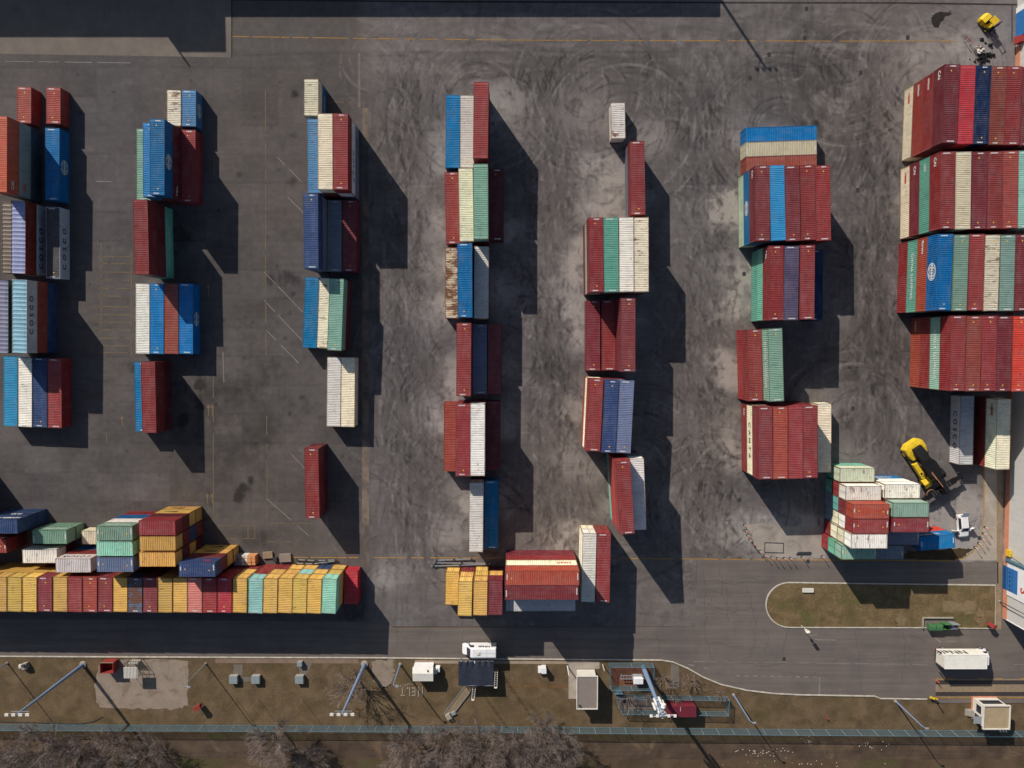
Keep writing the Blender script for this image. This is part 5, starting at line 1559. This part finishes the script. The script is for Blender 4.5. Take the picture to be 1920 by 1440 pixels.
for s in (-1, 1):
    m = MB(); m.quad((.9, s * .985, 1.45), (1.9, s * .985, 1.45), (1.5, s * .93, 2.2), (.9, s * .93, 2.2)); m.v = [(a, b + s * .02, z) for a, b, z in m.v]; m.build('side_window', M['glass'], v)
    m = MB(); m.box(1.75, 1.9, s * 1.2 - .12, s * 1.2 + .12, 1.35, 1.7); m.bar((1.8, s * .98, 1.5), (1.8, s * 1.15, 1.5), .05); m.build('mirror', M['black'], v)
    for xx in (-2.0, 2.05): wheel(o, xx, s * .9, .36, .24)
    m = MB(); m.box(2.95, 3.06, s * .62 - .14, s * .62 + .14, .8, 1.0); m.build('headlight', M['glass'], v)
m = MB(); m.box(-.15, .4, -.28, .28, 2.684, 2.8); m.tube((.1, .05, 2.8), (.1, .05, 2.83), .13, n=10); m.build('roof_vent', M['offwhite'], v)
m = MB(); m.box(-2.9, .9, -.01, .01, 2.675, 2.69); m.box(-1.4, -1.38, -.86, .86, 2.675, 2.69); m.build('roof_seam', M['steel'], v)
lettering(v, 'NNelt', 'black_txt', (-.9, -1.0, 1.95), .8, (math.pi / 2 - .1, 0, 0))
lettering(v, 'NNelt', 'black_txt', (-.9, 1.0, 1.95), .8, (math.pi / 2 - .1, 0, math.pi))

# white hatchback with doors and tailgate open, nose to the south
x, y = P(1801, 984)
o = empty('hatchback_car', (x, y, .007), math.atan2(-1, .12)); tag(o, 'white hatchback with front doors and tailgate open by the heap', 'car')
m = MB()
m.loft([ring(-2.0, .82, .74, .35, .75, .95, .1), ring(-1.9, .87, .6, .3, .85, 1.05, .1), ring(-1.85, .87, .62, .3, .85, 1.46, .1), ring(.2, .88, .62, .3, .88, 1.5, .1), ring(.95, .88, .74, .3, .85, 1.0, .1), ring(1.75, .84, .72, .3, .75, .88, .12), ring(2.0, .74, .64, .35, .6, .7, .1)])
c = m.build('body', M['whitepaint'], o)
m = MB(); m.quad((.28, -.52, 1.46), (.92, -.66, 1.04), (.92, .66, 1.04), (.28, .52, 1.46)); m.v = [(a + .02, b, z + .03) for a, b, z in m.v]; m.build('windscreen', M['glass'], c)
m = MB(); m.quad((-1.87, -.5, 1.38), (-1.93, -.58, 1.02), (-1.93, .58, 1.02), (-1.87, .5, 1.38)); m.v = [(a - .02, b, z) for a, b, z in m.v]; m.build('boot_opening', M['black'], c)
for s in (-1, 1):
    m = MB(); m.quad((-1.6, s * .86, .95), (.55, s * .86, .95), (.2, s * .66, 1.4), (-1.5, s * .66, 1.4)); m.v = [(a, b + s * .025, z) for a, b, z in m.v]; m.build('side_window', M['glass'], c)
    a = rad(76)
    hx, hy = .85, s * .9
    ex, ey = hx - 1.05 * math.cos(a), hy + s * 1.05 * math.sin(a)
    m = MB(); m.bar((hx, hy, .68), (ex, ey, .68), .1, .62); d = m.build('door', M['whitepaint'], c)
    m = MB(); m.bar((hx - .1, hy + s * .15, 1.16), (ex, ey, 1.16), .04, .34); m.build('window', M['glass'], d)
    m = MB(); m.box(.75, .95, s * 1.04 - .08, s * 1.04 + .08, .9, 1.05); m.build('mirror', M['whitepaint'], c)
    for xx in (-1.3, 1.25): wheel(o, xx, s * .78, .3, .2)
    m = MB(); m.box(1.8, 1.95, s * .58 - .14, s * .58 + .14, .62, .76); m.build('headlight', M['glass'], c)
m = MB(); m.loft([[(-1.85, -.62, 1.46), (-1.85, .62, 1.46), (-1.85, .62, 1.53), (-1.85, -.62, 1.53)], [(-2.6, -.56, 2.0), (-2.6, .56, 2.0), (-2.6, .56, 2.07), (-2.6, -.56, 2.07)]])
tg = m.build('tailgate', M['whitepaint'], c)
m = MB(); m.quad((-2.05, -.5, 1.65), (-2.4, -.48, 1.86), (-2.4, .48, 1.86), (-2.05, .5, 1.65)); m.build('rear_window', M['glass'], tg)
m = MB(); m.box(-1.85, -.3, -.6, .6, 1.5, 1.515); m.build('boot_lining', M['offwhite'], c) if False else None

o.scale = (1.04, 1.02, 1.0)
# reach stacker
p0 = Vector(P(1721, 863)); p1 = Vector(P(1776, 948))
hd = math.atan2(-.835, .55)
o = empty('reach_stacker', (p0.x, p0.y, .007), hd); tag(o, 'yellow reach stacker with black boom and spreader parked by the heap', 'reach stacker')
m = MB()
m.loft([[(-4.3, -1.1, .8), (-4.3, 1.1, .8), (-4.2, 1.0, 2.0), (-4.2, -1.0, 2.0)], [(-3.7, -1.85, .7), (-3.7, 1.85, .7), (-3.6, 1.75, 2.1), (-3.6, -1.75, 2.1)], [(-2.4, -1.9, .7), (-2.4, 1.9, .7), (-2.4, 1.8, 2.1), (-2.4, -1.8, 2.1)], [(-1.3, -1.5, .8), (-1.3, 1.5, .8), (-1.2, 1.45, 1.9), (-1.2, -1.45, 1.9)]])
m.build('counterweight', M['yellowpaint'], o)
m = MB(); m.box(-2.6, -2.56, -1.5, 1.5, 2.1, 2.14); m.box(-3.4, -2.9, .5, 1.3, 2.1, 2.2); m.box(-3.3, -2.8, -1.3, -.7, 2.1, 2.16); m.build('rear_cover', M['yellowpaint'], o)
m = MB(); m.box(-1.25, 4.0, -.85, .85, .7, 1.35); m.build('chassis_frame', M['yellowpaint'], o)
m = MB(); m.box(-1.25, 3.6, -.8, .8, 1.352, 1.5); m.box(-2.3, -1.2, -1.0, 1.0, 2.101, 2.2)
for k in range(6): m.box(-2.2 + k * .16, -2.14 + k * .16, -.9, .9, 2.2, 2.26)
m.build('engine_deck', M['darksteel'], o)
for s in (-1, 1):
    m = MB(); xa = -.6 if s < 0 else 1.3
    m.frustum((xa, 2.6, s * 1.45 - .45, s * 1.45 + .45, 1.2), (xa + .1, 2.5, s * 1.45 - .38, s * 1.45 + .38, 1.85)); m.box(xa + .3, 2.3, s * .95 - .1, s * .95 + .1, 1.2, 1.6); f = m.build('side_tank', M['yellowpaint'], o)
    m = MB(); m.box(1.4, 1.8, s * 1.45 - .2, s * 1.45 + .2, 1.852, 1.87); m.box(2.0, 2.2, s * 1.45 - .12, s * 1.45 + .12, 1.852, 1.87); m.build('hatch', M['black_txt'], f)
    m = MB(); m.loft([[(2.65, s * 1.45 - .7, 1.6), (2.65, s * 1.45 + .7, 1.6), (2.65, s * 1.45 + .7, 1.75), (2.65, s * 1.45 - .7, 1.75)], [(3.6, s * 1.45 - .7, 1.95), (3.6, s * 1.45 + .7, 1.95), (3.6, s * 1.45 + .7, 2.1), (3.6, s * 1.45 - .7, 2.1)], [(4.5, s * 1.45 - .65, 1.5), (4.5, s * 1.45 + .65, 1.5), (4.5, s * 1.45 + .65, 1.65), (4.5, s * 1.45 - .65, 1.65)]])
    m.build('fender', M['yellowpaint'] if s < 0 else M['black'], o)  # boom-side fender coloured black to stand in for the boom's shadow
    wheel(o, 3.5, s * 1.75, .85, .6, 'yellowpaint'); wheel(o, 3.5, s * 1.1, .85, .55, 'yellowpaint'); wheel(o, -2.6, s * 1.65, .8, .6, 'yellowpaint')
    m = MB(); m.box(-1.15, -.62, s * 1.5 - .4, s * 1.5 + .4, .85, 1.25); m.build('step', M['darksteel'], o)
m = MB(); m.frustum((-.5, 1.5, -.85, .85, 1.36), (-.2, 1.2, -.75, .75, 2.6)); cb = m.build('cab', M['glass'], o)
m = MB(); m.prism([(-.5 + .0, -.5), (-.1, -.9), (1.0, -.9), (1.5, -.45), (1.5, .45), (1.0, .9), (-.1, .9), (-.5, .5)], 2.603, 2.75); m.build('cab_roof', M['black'], cb)
m = MB()
m.loft([[(-3.3, -.85, 2.3), (-3.3, .85, 2.3), (-3.3, .75, 3.0), (-3.3, -.75, 3.0)], [(-2.0, -.95, 2.45), (-2.0, .95, 2.45), (-2.0, .85, 3.35), (-2.0, -.85, 3.35)], [(-.8, -.8, 2.8), (-.8, .8, 2.8), (-.8, .7, 3.6), (-.8, -.7, 3.6)], [(.3, -1.35, 2.95), (.3, 1.35, 2.95), (.3, 1.2, 3.6), (.3, -1.2, 3.6)], [(1.9, -1.3, 3.0), (1.9, 1.3, 3.0), (1.9, 1.15, 3.75), (1.9, -1.15, 3.75)], [(3.0, -.55, 3.05), (3.0, .55, 3.05), (3.0, .55, 3.8), (3.0, -.55, 3.8)]])
b = m.build('boom', M['black'], o)
m = MB(); m.loft([[(2.6, -.42, 3.1), (2.6, .42, 3.1), (2.6, .42, 3.68), (2.6, -.42, 3.68)], [(5.9, -.42, 3.45), (5.9, .42, 3.45), (5.9, .42, 4.05), (5.9, -.42, 4.05)]]); m.build('boom_extension', M['black'], b)
for s in (-1, 1):
    m = MB(); m.tube((-1.0, s * .95, 1.5), (2.2, s * .62, 3.1), .16, n=10); m.build('lift_cylinder', M['darksteel'], b)
m = MB(); m.bar((1.4, -.5, 3.72), (4.6, -.35, 4.02), .07); m.bar((1.6, -.62, 3.72), (3.0, -.5, 3.85), .05, mi=0); m.build('hose', M['orangewrap'], b)
m = MB(); m.box(5.3, 6.3, -.6, .6, 2.2, 3.45); m.tube((5.8, 0, 1.95), (5.8, 0, 2.2), .65, n=16); rt = m.build('rotator', M['black'], o)
m = MB(); m.box(5.35, 6.3, -3.0, 3.0, 1.5, 1.95); m.box(5.5, 6.15, -4.3, 4.5, 1.55, 1.9); sp = m.build('spreader_beam', M['black'], o)
for s in (-1, 1):
    m = MB(); m.box(5.25, 6.4, s * 4.3 - .16, s * 4.3 + .16, 1.4, 1.85); m.build('end_beam', M['black'], sp)
    for xx in (5.32, 6.32):
        m = MB(); m.bar((xx, s * 4.4, .85), (xx, s * 4.3, 1.55), .14); m.build('corner_guide', M['darksteel'], sp)
m = MB()
for k in range(8): m.box(5.4 + .1 * (k % 3), 6.2 - .06 * k % .3, -1.9 + k * .5, -1.6 + k * .5, 1.96, 2.17 + .05 * (k % 2))
m.build('spreader_fittings', M['darksteel'], sp)
m = MB()
for k in range(10):
    a0, a1 = math.pi * k / 10, math.pi * (k + 1) / 10
    m.bar((5.4 - .75 * math.sin(a0), -2.0 + .75 * math.cos(a0), 2.0 + .3 * math.sin(a0)), (5.4 - .75 * math.sin(a1), -2.0 + .75 * math.cos(a1), 2.0 + .3 * math.sin(a1)), .07)
m.build('hose_loop', M['orangewrap'], sp)

# forklift
x, y = P(1846, 46)
o = empty('forklift_truck', (x, y, .007), math.atan2(-.72, .69)); tag(o, 'small yellow forklift truck on open asphalt near the warehouse corner', 'forklift')
o.scale = (.84, .84, .9)
m = MB(); m.loft([[(-1.75, -.8, .35), (-1.75, .8, .35), (-1.7, .75, 1.1), (-1.7, -.75, 1.1)], [(-1.35, -1.0, .3), (-1.35, 1.0, .3), (-1.3, .95, 1.5), (-1.3, -.95, 1.5)], [(-.35, -1.0, .3), (-.35, 1.0, .3), (-.35, .95, 1.55), (-.35, -.95, 1.55)]]); m.build('counterweight', M['yellowpaint'], o)
m = MB(); m.box(-.35, 1.2, -.75, .75, .35, .85); m.box(.8, 1.2, -.7, .7, .85, 1.2); m.build('chassis', M['yellowpaint'], o)
m = MB(); m.box(-.3, .3, -.3, .3, .86, 1.1); m.box(-.34, -.22, -.3, .3, 1.1, 1.6); m.build('seat', M['black'], o)
m = MB(); m.box(-.25, 1.2, -.75, .75, 2.35, 2.43)
for k in range(5): m.box(-.2 + k * .3, -.08 + k * .3, -.7, .7, 2.431, 2.47)
m.build('overhead_guard', M['yellowpaint'], o)
m = MB()
for xx in (-.2, 1.1):
    for s in (-.68, .68): m.bar((xx, s, .85), (xx, s, 2.35), .08)
m.build('guard_posts', M['black'], o)
m = MB()
for s in (-.42, .42): m.box(1.5, 1.68, s - .07, s + .07, .1, 3.1)
for z in (.4, 1.6, 3.0): m.box(1.55, 1.63, -.35, .35, z, z + .12)
m.build('mast', M['black'], o)
m = MB(); m.box(1.69, 1.78, -.85, .85, .3, 1.2); m.build('carriage', M['black'], o)
for s in (-.45, .45):
    m = MB(); m.box(1.8, 3.0, s - .08, s + .08, .08, .14); m.box(1.785, 1.84, s - .08, s + .08, .14, .9); m.build('fork', M['darksteel'], o)
for s in (-1, 1): wheel(o, 1.0, s * .95, .42, .4, 'yellowpaint'); wheel(o, -1.0, s * .9, .32, .25, 'yellowpaint')

# ------------------------------------------------------------------ loose goods and steel by the heaps
WB = 'wrapped goods on the yard behind the long row'
for (u, v, sx, sy, h, mt, w) in [(452, 1046, .75, .95, 1.6, 'purplewrap', 'silver purple wrapped pallet at the pile corner'), (464, 1046, .6, .95, 1.6, 'offwhite', 'white wrapped pallet between the purple and orange goods'), (477, 1046, .75, .9, 1.6, 'orangewrap', 'orange boxed pallet at the end of the wrapped row')]:
    x, y = P(u, v)
    o = empty('wrapped_pallet', (x, y, .007)); tag(o, w, 'pallet load', WB)
    q = MB(); r = random.Random(int(u))
    q.box(-sx, sx, -sy, sy, 0, .13); q.build('pallet', M['wood'], o)
    q = MB()
    for i in range(2):
        for j in range(3):
            x0, y0 = -sx + i * sx, -sy + j * sy * 2 / 3
            hh = h + r.uniform(-.12, .08)
            q.frustum((x0 + .01, x0 + sx - .01, y0 + .01, y0 + sy * 2 / 3 - .01, .132), (x0 + .04, x0 + sx - .05, y0 + .05, y0 + sy * 2 / 3 - .04, hh))
    q.build('wrapped_load', M[mt], o)
for (u, v, sx, sy, z, mt, w, cat, nm) in [(503, 1040, .9, .6, .35, 'wood', 'flat stack of brown boards beside the orange pallet', 'boards', 'board_stack'), (517, 1048, .35, .4, .5, 'darksteel', 'small dark crate between two board stacks', 'crate', 'dark_crate'), (536, 1045, 1.05, .75, .45, 'greyroof', 'grey boards stacked next to the lying barrier rail', 'boards', 'board_stack')]:
    x, y = P(u, v)
    q = MB()
    n = 5
    for k in range(n): q.box(-sx + .02 * (k % 2), sx - .03 * ((k + 1) % 2), -sy + .02 * (k % 3), sy - .015 * k, k * z / n + .002 * k, (k + 1) * z / n)
    o = q.build(nm, M[mt], None, (x, y, .008), .06); tag(o, w, cat)
def lying_poles(name, segs, label, w=.16, z=.35, mat='steel'):
    a0 = P(segs[0][0], segs[0][1])
    o = empty(name, (a0[0], a0[1], .007)); tag(o, label, 'steel frame')
    q = MB()
    for (u0, v0, u1, v1) in segs:
        a, b = P(u0, v0), P(u1, v1)
        q.bar((a[0] - a0[0], a[1] - a0[1], z), (b[0] - a0[0], b[1] - a0[1], z), w)
    q.build('rails', M[mat], o)
    q = MB()
    for (u0, v0, u1, v1) in segs[:3]:
        for t in (.05, .5, .95):
            a = P(u0 + (u1 - u0) * t, v0 + (v1 - v0) * t)
            q.bar((a[0] - a0[0], a[1] - a0[1], .0), (a[0] - a0[0], a[1] - a0[1], z - .06), .1)
            q.box(a[0] - a0[0] - .18, a[0] - a0[0] + .18, a[1] - a0[1] - .18, a[1] - a0[1] + .18, z + .08, z + .14)
    q.build('supports', M['darksteel'], o)
lying_poles('barrier_rail', [(556, 1048, 594, 1050), (594, 1050, 632, 1048.5), (553, 1054.5, 590, 1055.5), (590, 1055.5, 628, 1051)], 'grey barrier rail lying along the yellow line behind the mint container', .12)
lying_poles('light_column', [(815, 1049.5, 888, 1046.5), (808, 1060, 918, 1057), (812, 1054, 920, 1055)], 'long pale steel columns lying above the yellow cluster', .13, mat='steel')

# delineator posts
DP = 'orange topped posts round the heap corner'
pts = [(1395, 984), (1398, 994), (1401, 1003), (1405, 1011), (1411, 1018), (1416, 1026), (1424, 1033), (1433, 1040), (1446, 1045), (1457, 1046), (1470, 1046), (1481, 1046), (1503, 1044), (1541, 1043)]
words_a = ['first', 'second', 'third', 'fourth', 'fifth', 'sixth', 'seventh', 'eighth', 'ninth', 'tenth', 'eleventh', 'twelfth', 'thirteenth', 'fourteenth']
for i, (u, v) in enumerate(pts):
    x, y = P(u, v)
    o = empty('delineator_post', (x, y, .01)); tag(o, f'thin orange topped post, {words_a[i]} along the dusty pad edge from its upper tip', 'post', DP)
    q = MB(); q.tube((0, 0, .03), (0, 0, 1.5), .04, n=7); q.build('post', M['offwhite'], o)
    q = MB(); q.tube((0, 0, 1.1), (0, 0, 1.54), .07, n=8); q.build('orange_sleeve', M['orange'], o)
    q = MB(); q.frustum((-.2, .2, -.2, .2, 0), (-.1, .1, -.1, .1, .1)); q.build('foot', M['darksteel'], o)
for i, (u, v) in enumerate([(1846, 988), (1843, 1000), (1840, 1010), (1834, 1018), (1827, 1026)]):
    x, y = P(u, v)
    o = empty('delineator_post', (x, y, .013)); tag(o, f'orange topped post, {words_a[i]} down the yellow kerb curve near the hatchback', 'post', DP)
    q = MB(); q.tube((0, 0, .03), (0, 0, 1.5), .04, n=7); q.build('post', M['offwhite'], o)
    q = MB(); q.tube((0, 0, 1.15), (0, 0, 1.54), .08, n=8); q.build('orange_sleeve', M['orange'], o)
    q = MB(); q.frustum((-.2, .2, -.2, .2, 0), (-.1, .1, -.1, .1, .1)); q.build('foot', M['darksteel'], o)
for i, (u, v) in enumerate([(1808, 78), (1817, 83), (1826, 90)]):
    x, y = P(u, v)
    o = empty('delineator_post', (x, y, .013)); tag(o, f'orange topped post, {words_a[i]} from the yellow line end by the forklift', 'post', DP)
    q = MB(); q.tube((0, 0, .03), (0, 0, 1.3), .05, n=7); q.build('post', M['offwhite'], o)
    q = MB(); q.tube((0, 0, .95), (0, 0, 1.34), .08, n=8); q.build('orange_sleeve', M['orange'], o)
# wire frame pen and pipe on the dusty pad
x, y = P(1451, 1026)
o = empty('wire_pen', (x, y, .01)); tag(o, 'low wire frame lying on the pale dusty pad', 'wire frame')
q = MB()
for a, b in (((-1.7, -.9), (1.7, -1.0)), ((1.7, -1.0), (1.7, .8)), ((1.7, .8), (-1.7, .9)), ((-1.7, .9), (-1.7, -.9))): q.bar((*a, .06), (*b, .06), .07)
q.build('frame', M['darksteel'], o)
x, y = P(1506, 1037)
o = empty('pipe_bundle', (x, y, .01)); tag(o, 'dark bundle of pipes on the dusty pad beside the yellow kerb', 'pipes')
q = MB()
for k in range(4): q.tube((-1.3 + .1 * k, -.18 + k * .12, .1 + .06 * (k % 2)), (1.2 + .06 * k, -.15 + k * .12, .1 + .06 * (k % 2)), .09, n=8)
q.build('pipes', M['darksteel'], o)
# rubbish heap north of the warehouse stacks
x, y = P(1838, 104)
o = empty('scrap_heap', (x, y, .01)); tag(o, 'dark heap of scrap and white rubbish above the crimson container', 'scrap')
q = MB(); r = random.Random(9)
for k in range(46):
    cx, cy = r.gauss(0, 1.0) + .5, r.gauss(0, .9) - .2; s = r.uniform(.08, .35)
    q.frustum((cx - s, cx + s, cy - s * .7, cy + s * .7, 0), (cx - s * .5, cx + s * .6, cy - s * .4, cy + s * .5, s * r.uniform(.6, 1.6)))
q.build('dark_scrap', M['black'], o)
q = MB()
for k in range(9):
    cx, cy = r.gauss(-.2, .5), r.gauss(.9, .4); s = r.uniform(.1, .28)
    q.frustum((cx - s, cx + s, cy - s, cy + s, 0), (cx - s * .6, cx + s * .5, cy - s * .6, cy + s * .6, s))
q.build('white_rubbish', M['offwhite'], o)

# ------------------------------------------------------------------ trees without leaves
def tree_meshes(seed, h, spread, n_limbs, twigs, trunk_r=.16, twig_r=.016, low=.25):
    r = random.Random(seed)
    tk, tw = MB(), MB()
    p = Vector((0, 0, 0)); top = Vector((r.uniform(-.3, .3), r.uniform(-.3, .3), h * .42))
    tk.tube(p, top * .5, trunk_r, trunk_r * .8, 7); tk.tube(top * .5, top, trunk_r * .8, trunk_r * .55, 7)
    ends = []
    for i in range(n_limbs):
        a = 2 * math.pi * (i + r.uniform(-.3, .3)) / n_limbs
        s = top * r.uniform(low / .42, 1.0)
        el = r.uniform(.35, 1.2)
        L = spread * r.uniform(.5, .85)
        q = s + Vector((math.cos(a) * math.cos(el), math.sin(a) * math.cos(el), math.sin(el))) * L
        tk.tube(s, q, trunk_r * .42, trunk_r * .18, 5)
        ends.append((s, q, trunk_r * .18))
        for j in range(3):
            t = r.uniform(.35, .95); b = s.lerp(q, t)
            a2 = a + r.uniform(-1.1, 1.1); el2 = r.uniform(.1, 1.2)
            q2 = b + Vector((math.cos(a2) * math.cos(el2), math.sin(a2) * math.cos(el2), math.sin(el2))) * (spread * r.uniform(.25, .6))
            tk.tube(b, q2, trunk_r * .2, trunk_r * .07, 4)
            ends.append((b, q2, trunk_r * .08))
    mids = []
    for k in range(twigs // 6):
        s, q, rr = r.choice(ends)
        t = r.uniform(.3, 1.0); b = s.lerp(q, t)
        d = (q - s).normalized() + Vector((r.gauss(0, .6), r.gauss(0, .6), r.gauss(.1, .4)))
        e = b + d.normalized() * r.uniform(.5, 1.5) * spread * .28
        tw.tube(b, e, twig_r * 1.5, twig_r * .9, 3, cap=False)
        mids.append((b, e))
    for k in range(twigs):
        s, q = r.choice(mids)
        b = s.lerp(q, r.uniform(.1, 1.0))
        d = (q - s).normalized() + Vector((r.gauss(0, .55), r.gauss(0, .55), r.gauss(.05, .4)))
        e = b + d.normalized() * r.uniform(.3, 1.0) * spread * .2
        tw.tube(b, e, twig_r, twig_r * .6, 3, cap=False)
    return tk.mesh('bare_trunk', M['bark']), tw.mesh('bare_twigs', M['twig'])
T = [tree_meshes(1, 7.2, 5.6, 11, 3300, twig_r=.0155), tree_meshes(2, 6.6, 6.0, 12, 3500, twig_r=.0155), tree_meshes(3, 7.8, 5.4, 11, 3300, twig_r=.0155), tree_meshes(4, 6.0, 5.6, 10, 3200, twig_r=.0155)]
Tb = [tree_meshes(11, 7.5, 4.2, 11, 900, .2, .017, .1), tree_meshes(12, 4.6, 2.4, 8, 190, .12, .017, .15), tree_meshes(13, 4.4, 2.6, 9, 230, .12, .017, .12)]
def tree(kind, u, v, s, rz, label, group, name='bare_tree'):
    tk, tw = kind
    x, y = P(u, v)
    o = empty(name, (x, y, -.02), rz); tag(o, label, 'tree', group)
    o.scale = (s, s, s)
    link('trunk', tk, o); link('crown', tw, o)
    return o
TG = 'bare trees along the dirt track'
spots = [(20, 1398, 1.0, 'bushy bare tree at the outermost end of the dirt track'), (98, 1380, .95, 'bare tree behind the fence below the big floodlight mast lamps'), (165, 1392, 1.05, 'bare tree on the track below the curved cable'), (235, 1382, .9, 'bare tree by the track below the red skip'),
         (300, 1396, .85, 'last bare tree of the outer clump, below the pale bare patch'), (66, 1430, 1.0, 'low bare tree at the picture edge in the outer clump'), (530, 1368, 1.0, 'lone bare tree overlapping the fence below the single grey cabinet'),
         (772, 1382, .92, 'bare tree where the middle clump starts, below the stone letters'), (838, 1366, .9, 'bare tree below the toppled grey cabinet'), (900, 1390, 1.05, 'bare tree in the middle clump below the sheet canopy'), (962, 1372, 1.0, 'bare tree in the middle clump below the meter boxes'),
         (1030, 1380, 1.05, 'bare tree at the end of the middle clump, below the guard hut'), (1010, 1352, .66, 'smaller bare tree on the verge side of the fence by the guard hut'), (985, 1424, .9, 'bare tree under the middle clump at the picture edge'), (820, 1424, .95, 'bare tree beneath the clump at the picture edge below the walkway'), (590, 1412, .6, 'small bare tree beside the lone fence tree')]
for i, (u, v, s, w) in enumerate(spots):
    tree(T[i % 4], u, v, s, i * 1.9, w, TG)
tree(Tb[0], 668, 1268, 1.0, .4, 'large thin bare tree beside the floodlight mast and bare path', None)
for i, (u, v, s, k, w) in enumerate([(1242, 1264, 1.0, 1, 'thin bare sapling next to the telecom mast'), (1289, 1266, .95, 2, 'thin bare sapling beside the gravel path end'), (1172, 1302, 1.05, 2, 'bare sapling inside the gravel yard by the sheet gate'), (1216, 1298, .8, 1, 'bare sapling in the gravel yard under the mast'),
                                     (1343, 1292, .75, 1, 'small bare sapling at the end of the low enclosure'), (1262, 1300, .6, 2, 'small bare sapling behind the dark red cabin')]):
    tree(Tb[k], u, v, s, i * 2.1, w, 'bare saplings round the enclosures', 'bare_sapling')

# black cable on the grass
q = MB(); r = random.Random(2)
pts = [(-20, 1352), (40, 1354), (110, 1356), (150, 1357), (175, 1353), (193, 1344)]
for a, b in zip(pts, pts[1:]): q.bar((*P(*a), .05), (*P(*b), .05), .09)
tag(q.build('cable', M['darksteel']), 'dark cable lying in the grass beside the boundary fence', 'cable')
# litter along the track
for (u, v, n, s, w) in [(1425, 1411, 40, 2.6, 'scattered pale rubble on the dirt track below the slim lamp post'), (1635, 1396, 18, 1.6, 'small pile of reddish pale rubble by the long fence'), (1518, 1390, 14, 1.0, 'sparse pale rubble close under the fence'), (1480, 1432, 20, 8, 'white litter strewn along the grass at the picture edge')]:
    x, y = P(u, v); q = MB(); r = random.Random(int(u))
    for k in range(n):
        cx, cy = r.gauss(0, s), r.gauss(0, .4); z = r.uniform(.03, .085)
        q.frustum((cx - z, cx + z, cy - z, cy + z, -.02), (cx - z * .5, cx + z * .6, cy - z * .6, cy + z * .5, z * .8))
    tag(q.build('rubble', M['stone'], None, (x, y, 0)), w, 'rubble', None, 'stuff')

# ------------------------------------------------------------------ things outside the frame that throw the shadows at the top
xm = (P(-500, -112)[0] + P(276, -112)[0]) / 2
block('warehouse_row', -500, 276, -112, 11.5, 30, 'tall warehouse beyond the yard top, out of sight', [(P(186, -112)[0] - xm, P(276, -112)[0] - xm, 0, 6, 11.7, 13.6), (P(186, -112)[0] - xm, P(188, -112)[0] - xm, 0, .25, 13.61, 15.4)])
block('warehouse_row', 278, 1268, -92, 7.75, 9, 'lower warehouse beyond the yard top, out of sight')
x, y = P(1216, -205)
o = pole('floodlight_mast', 1216, -205, 21.5, .34, .2, 'tall floodlight mast beyond the yard top, out of sight', None, head='flood')

# ------------------------------------------------------------------ light, sky, camera
SUN_EL, SUN_AZ = rad(30.6), (.573, -.819)
d = Vector((SUN_AZ[0] * math.cos(SUN_EL), SUN_AZ[1] * math.cos(SUN_EL), -math.sin(SUN_EL)))
l = bpy.data.lights.new('sun', 'SUN')
l.energy = 4.7
l.angle = rad(.5)
l.color = (1.0, .93, .84)
lo = bpy.data.objects.new('sun', l)
lo.rotation_euler = d.to_track_quat('-Z', 'Y').to_euler()
COL.objects.link(lo)
w = bpy.data.worlds.new('World')
SC.world = w
w.use_nodes = True
nt = w.node_tree
sky = nt.nodes.new('ShaderNodeTexSky')
sky.sky_type = 'NISHITA'
sky.sun_disc = False
sky.sun_elevation = SUN_EL
sky.sun_rotation = math.atan2(-SUN_AZ[0], -SUN_AZ[1])
sky.air_density = 1.0
sky.dust_density = 1.0
nt.links.new(sky.outputs[0], nt.nodes['Background'].inputs[0])
nt.nodes['Background'].inputs[1].default_value = .076
cam = bpy.data.cameras.new('camera')
cam.sensor_width = 36
cam.lens = 36 * FPX / 1920
cam.clip_start = .5
cam.clip_end = 2000
co_ = bpy.data.objects.new('camera', cam)
co_.location = (0, 0, CAM_H)
co_.rotation_euler = (-TILT, 0, 0)
COL.objects.link(co_)
SC.camera = co_
SC.view_settings.view_transform = 'Standard'
SC.view_settings.look = 'None'
SC.view_settings.exposure = 0.15
SC.view_settings.gamma = 1.0
SC.cycles.transparent_max_bounces = 16
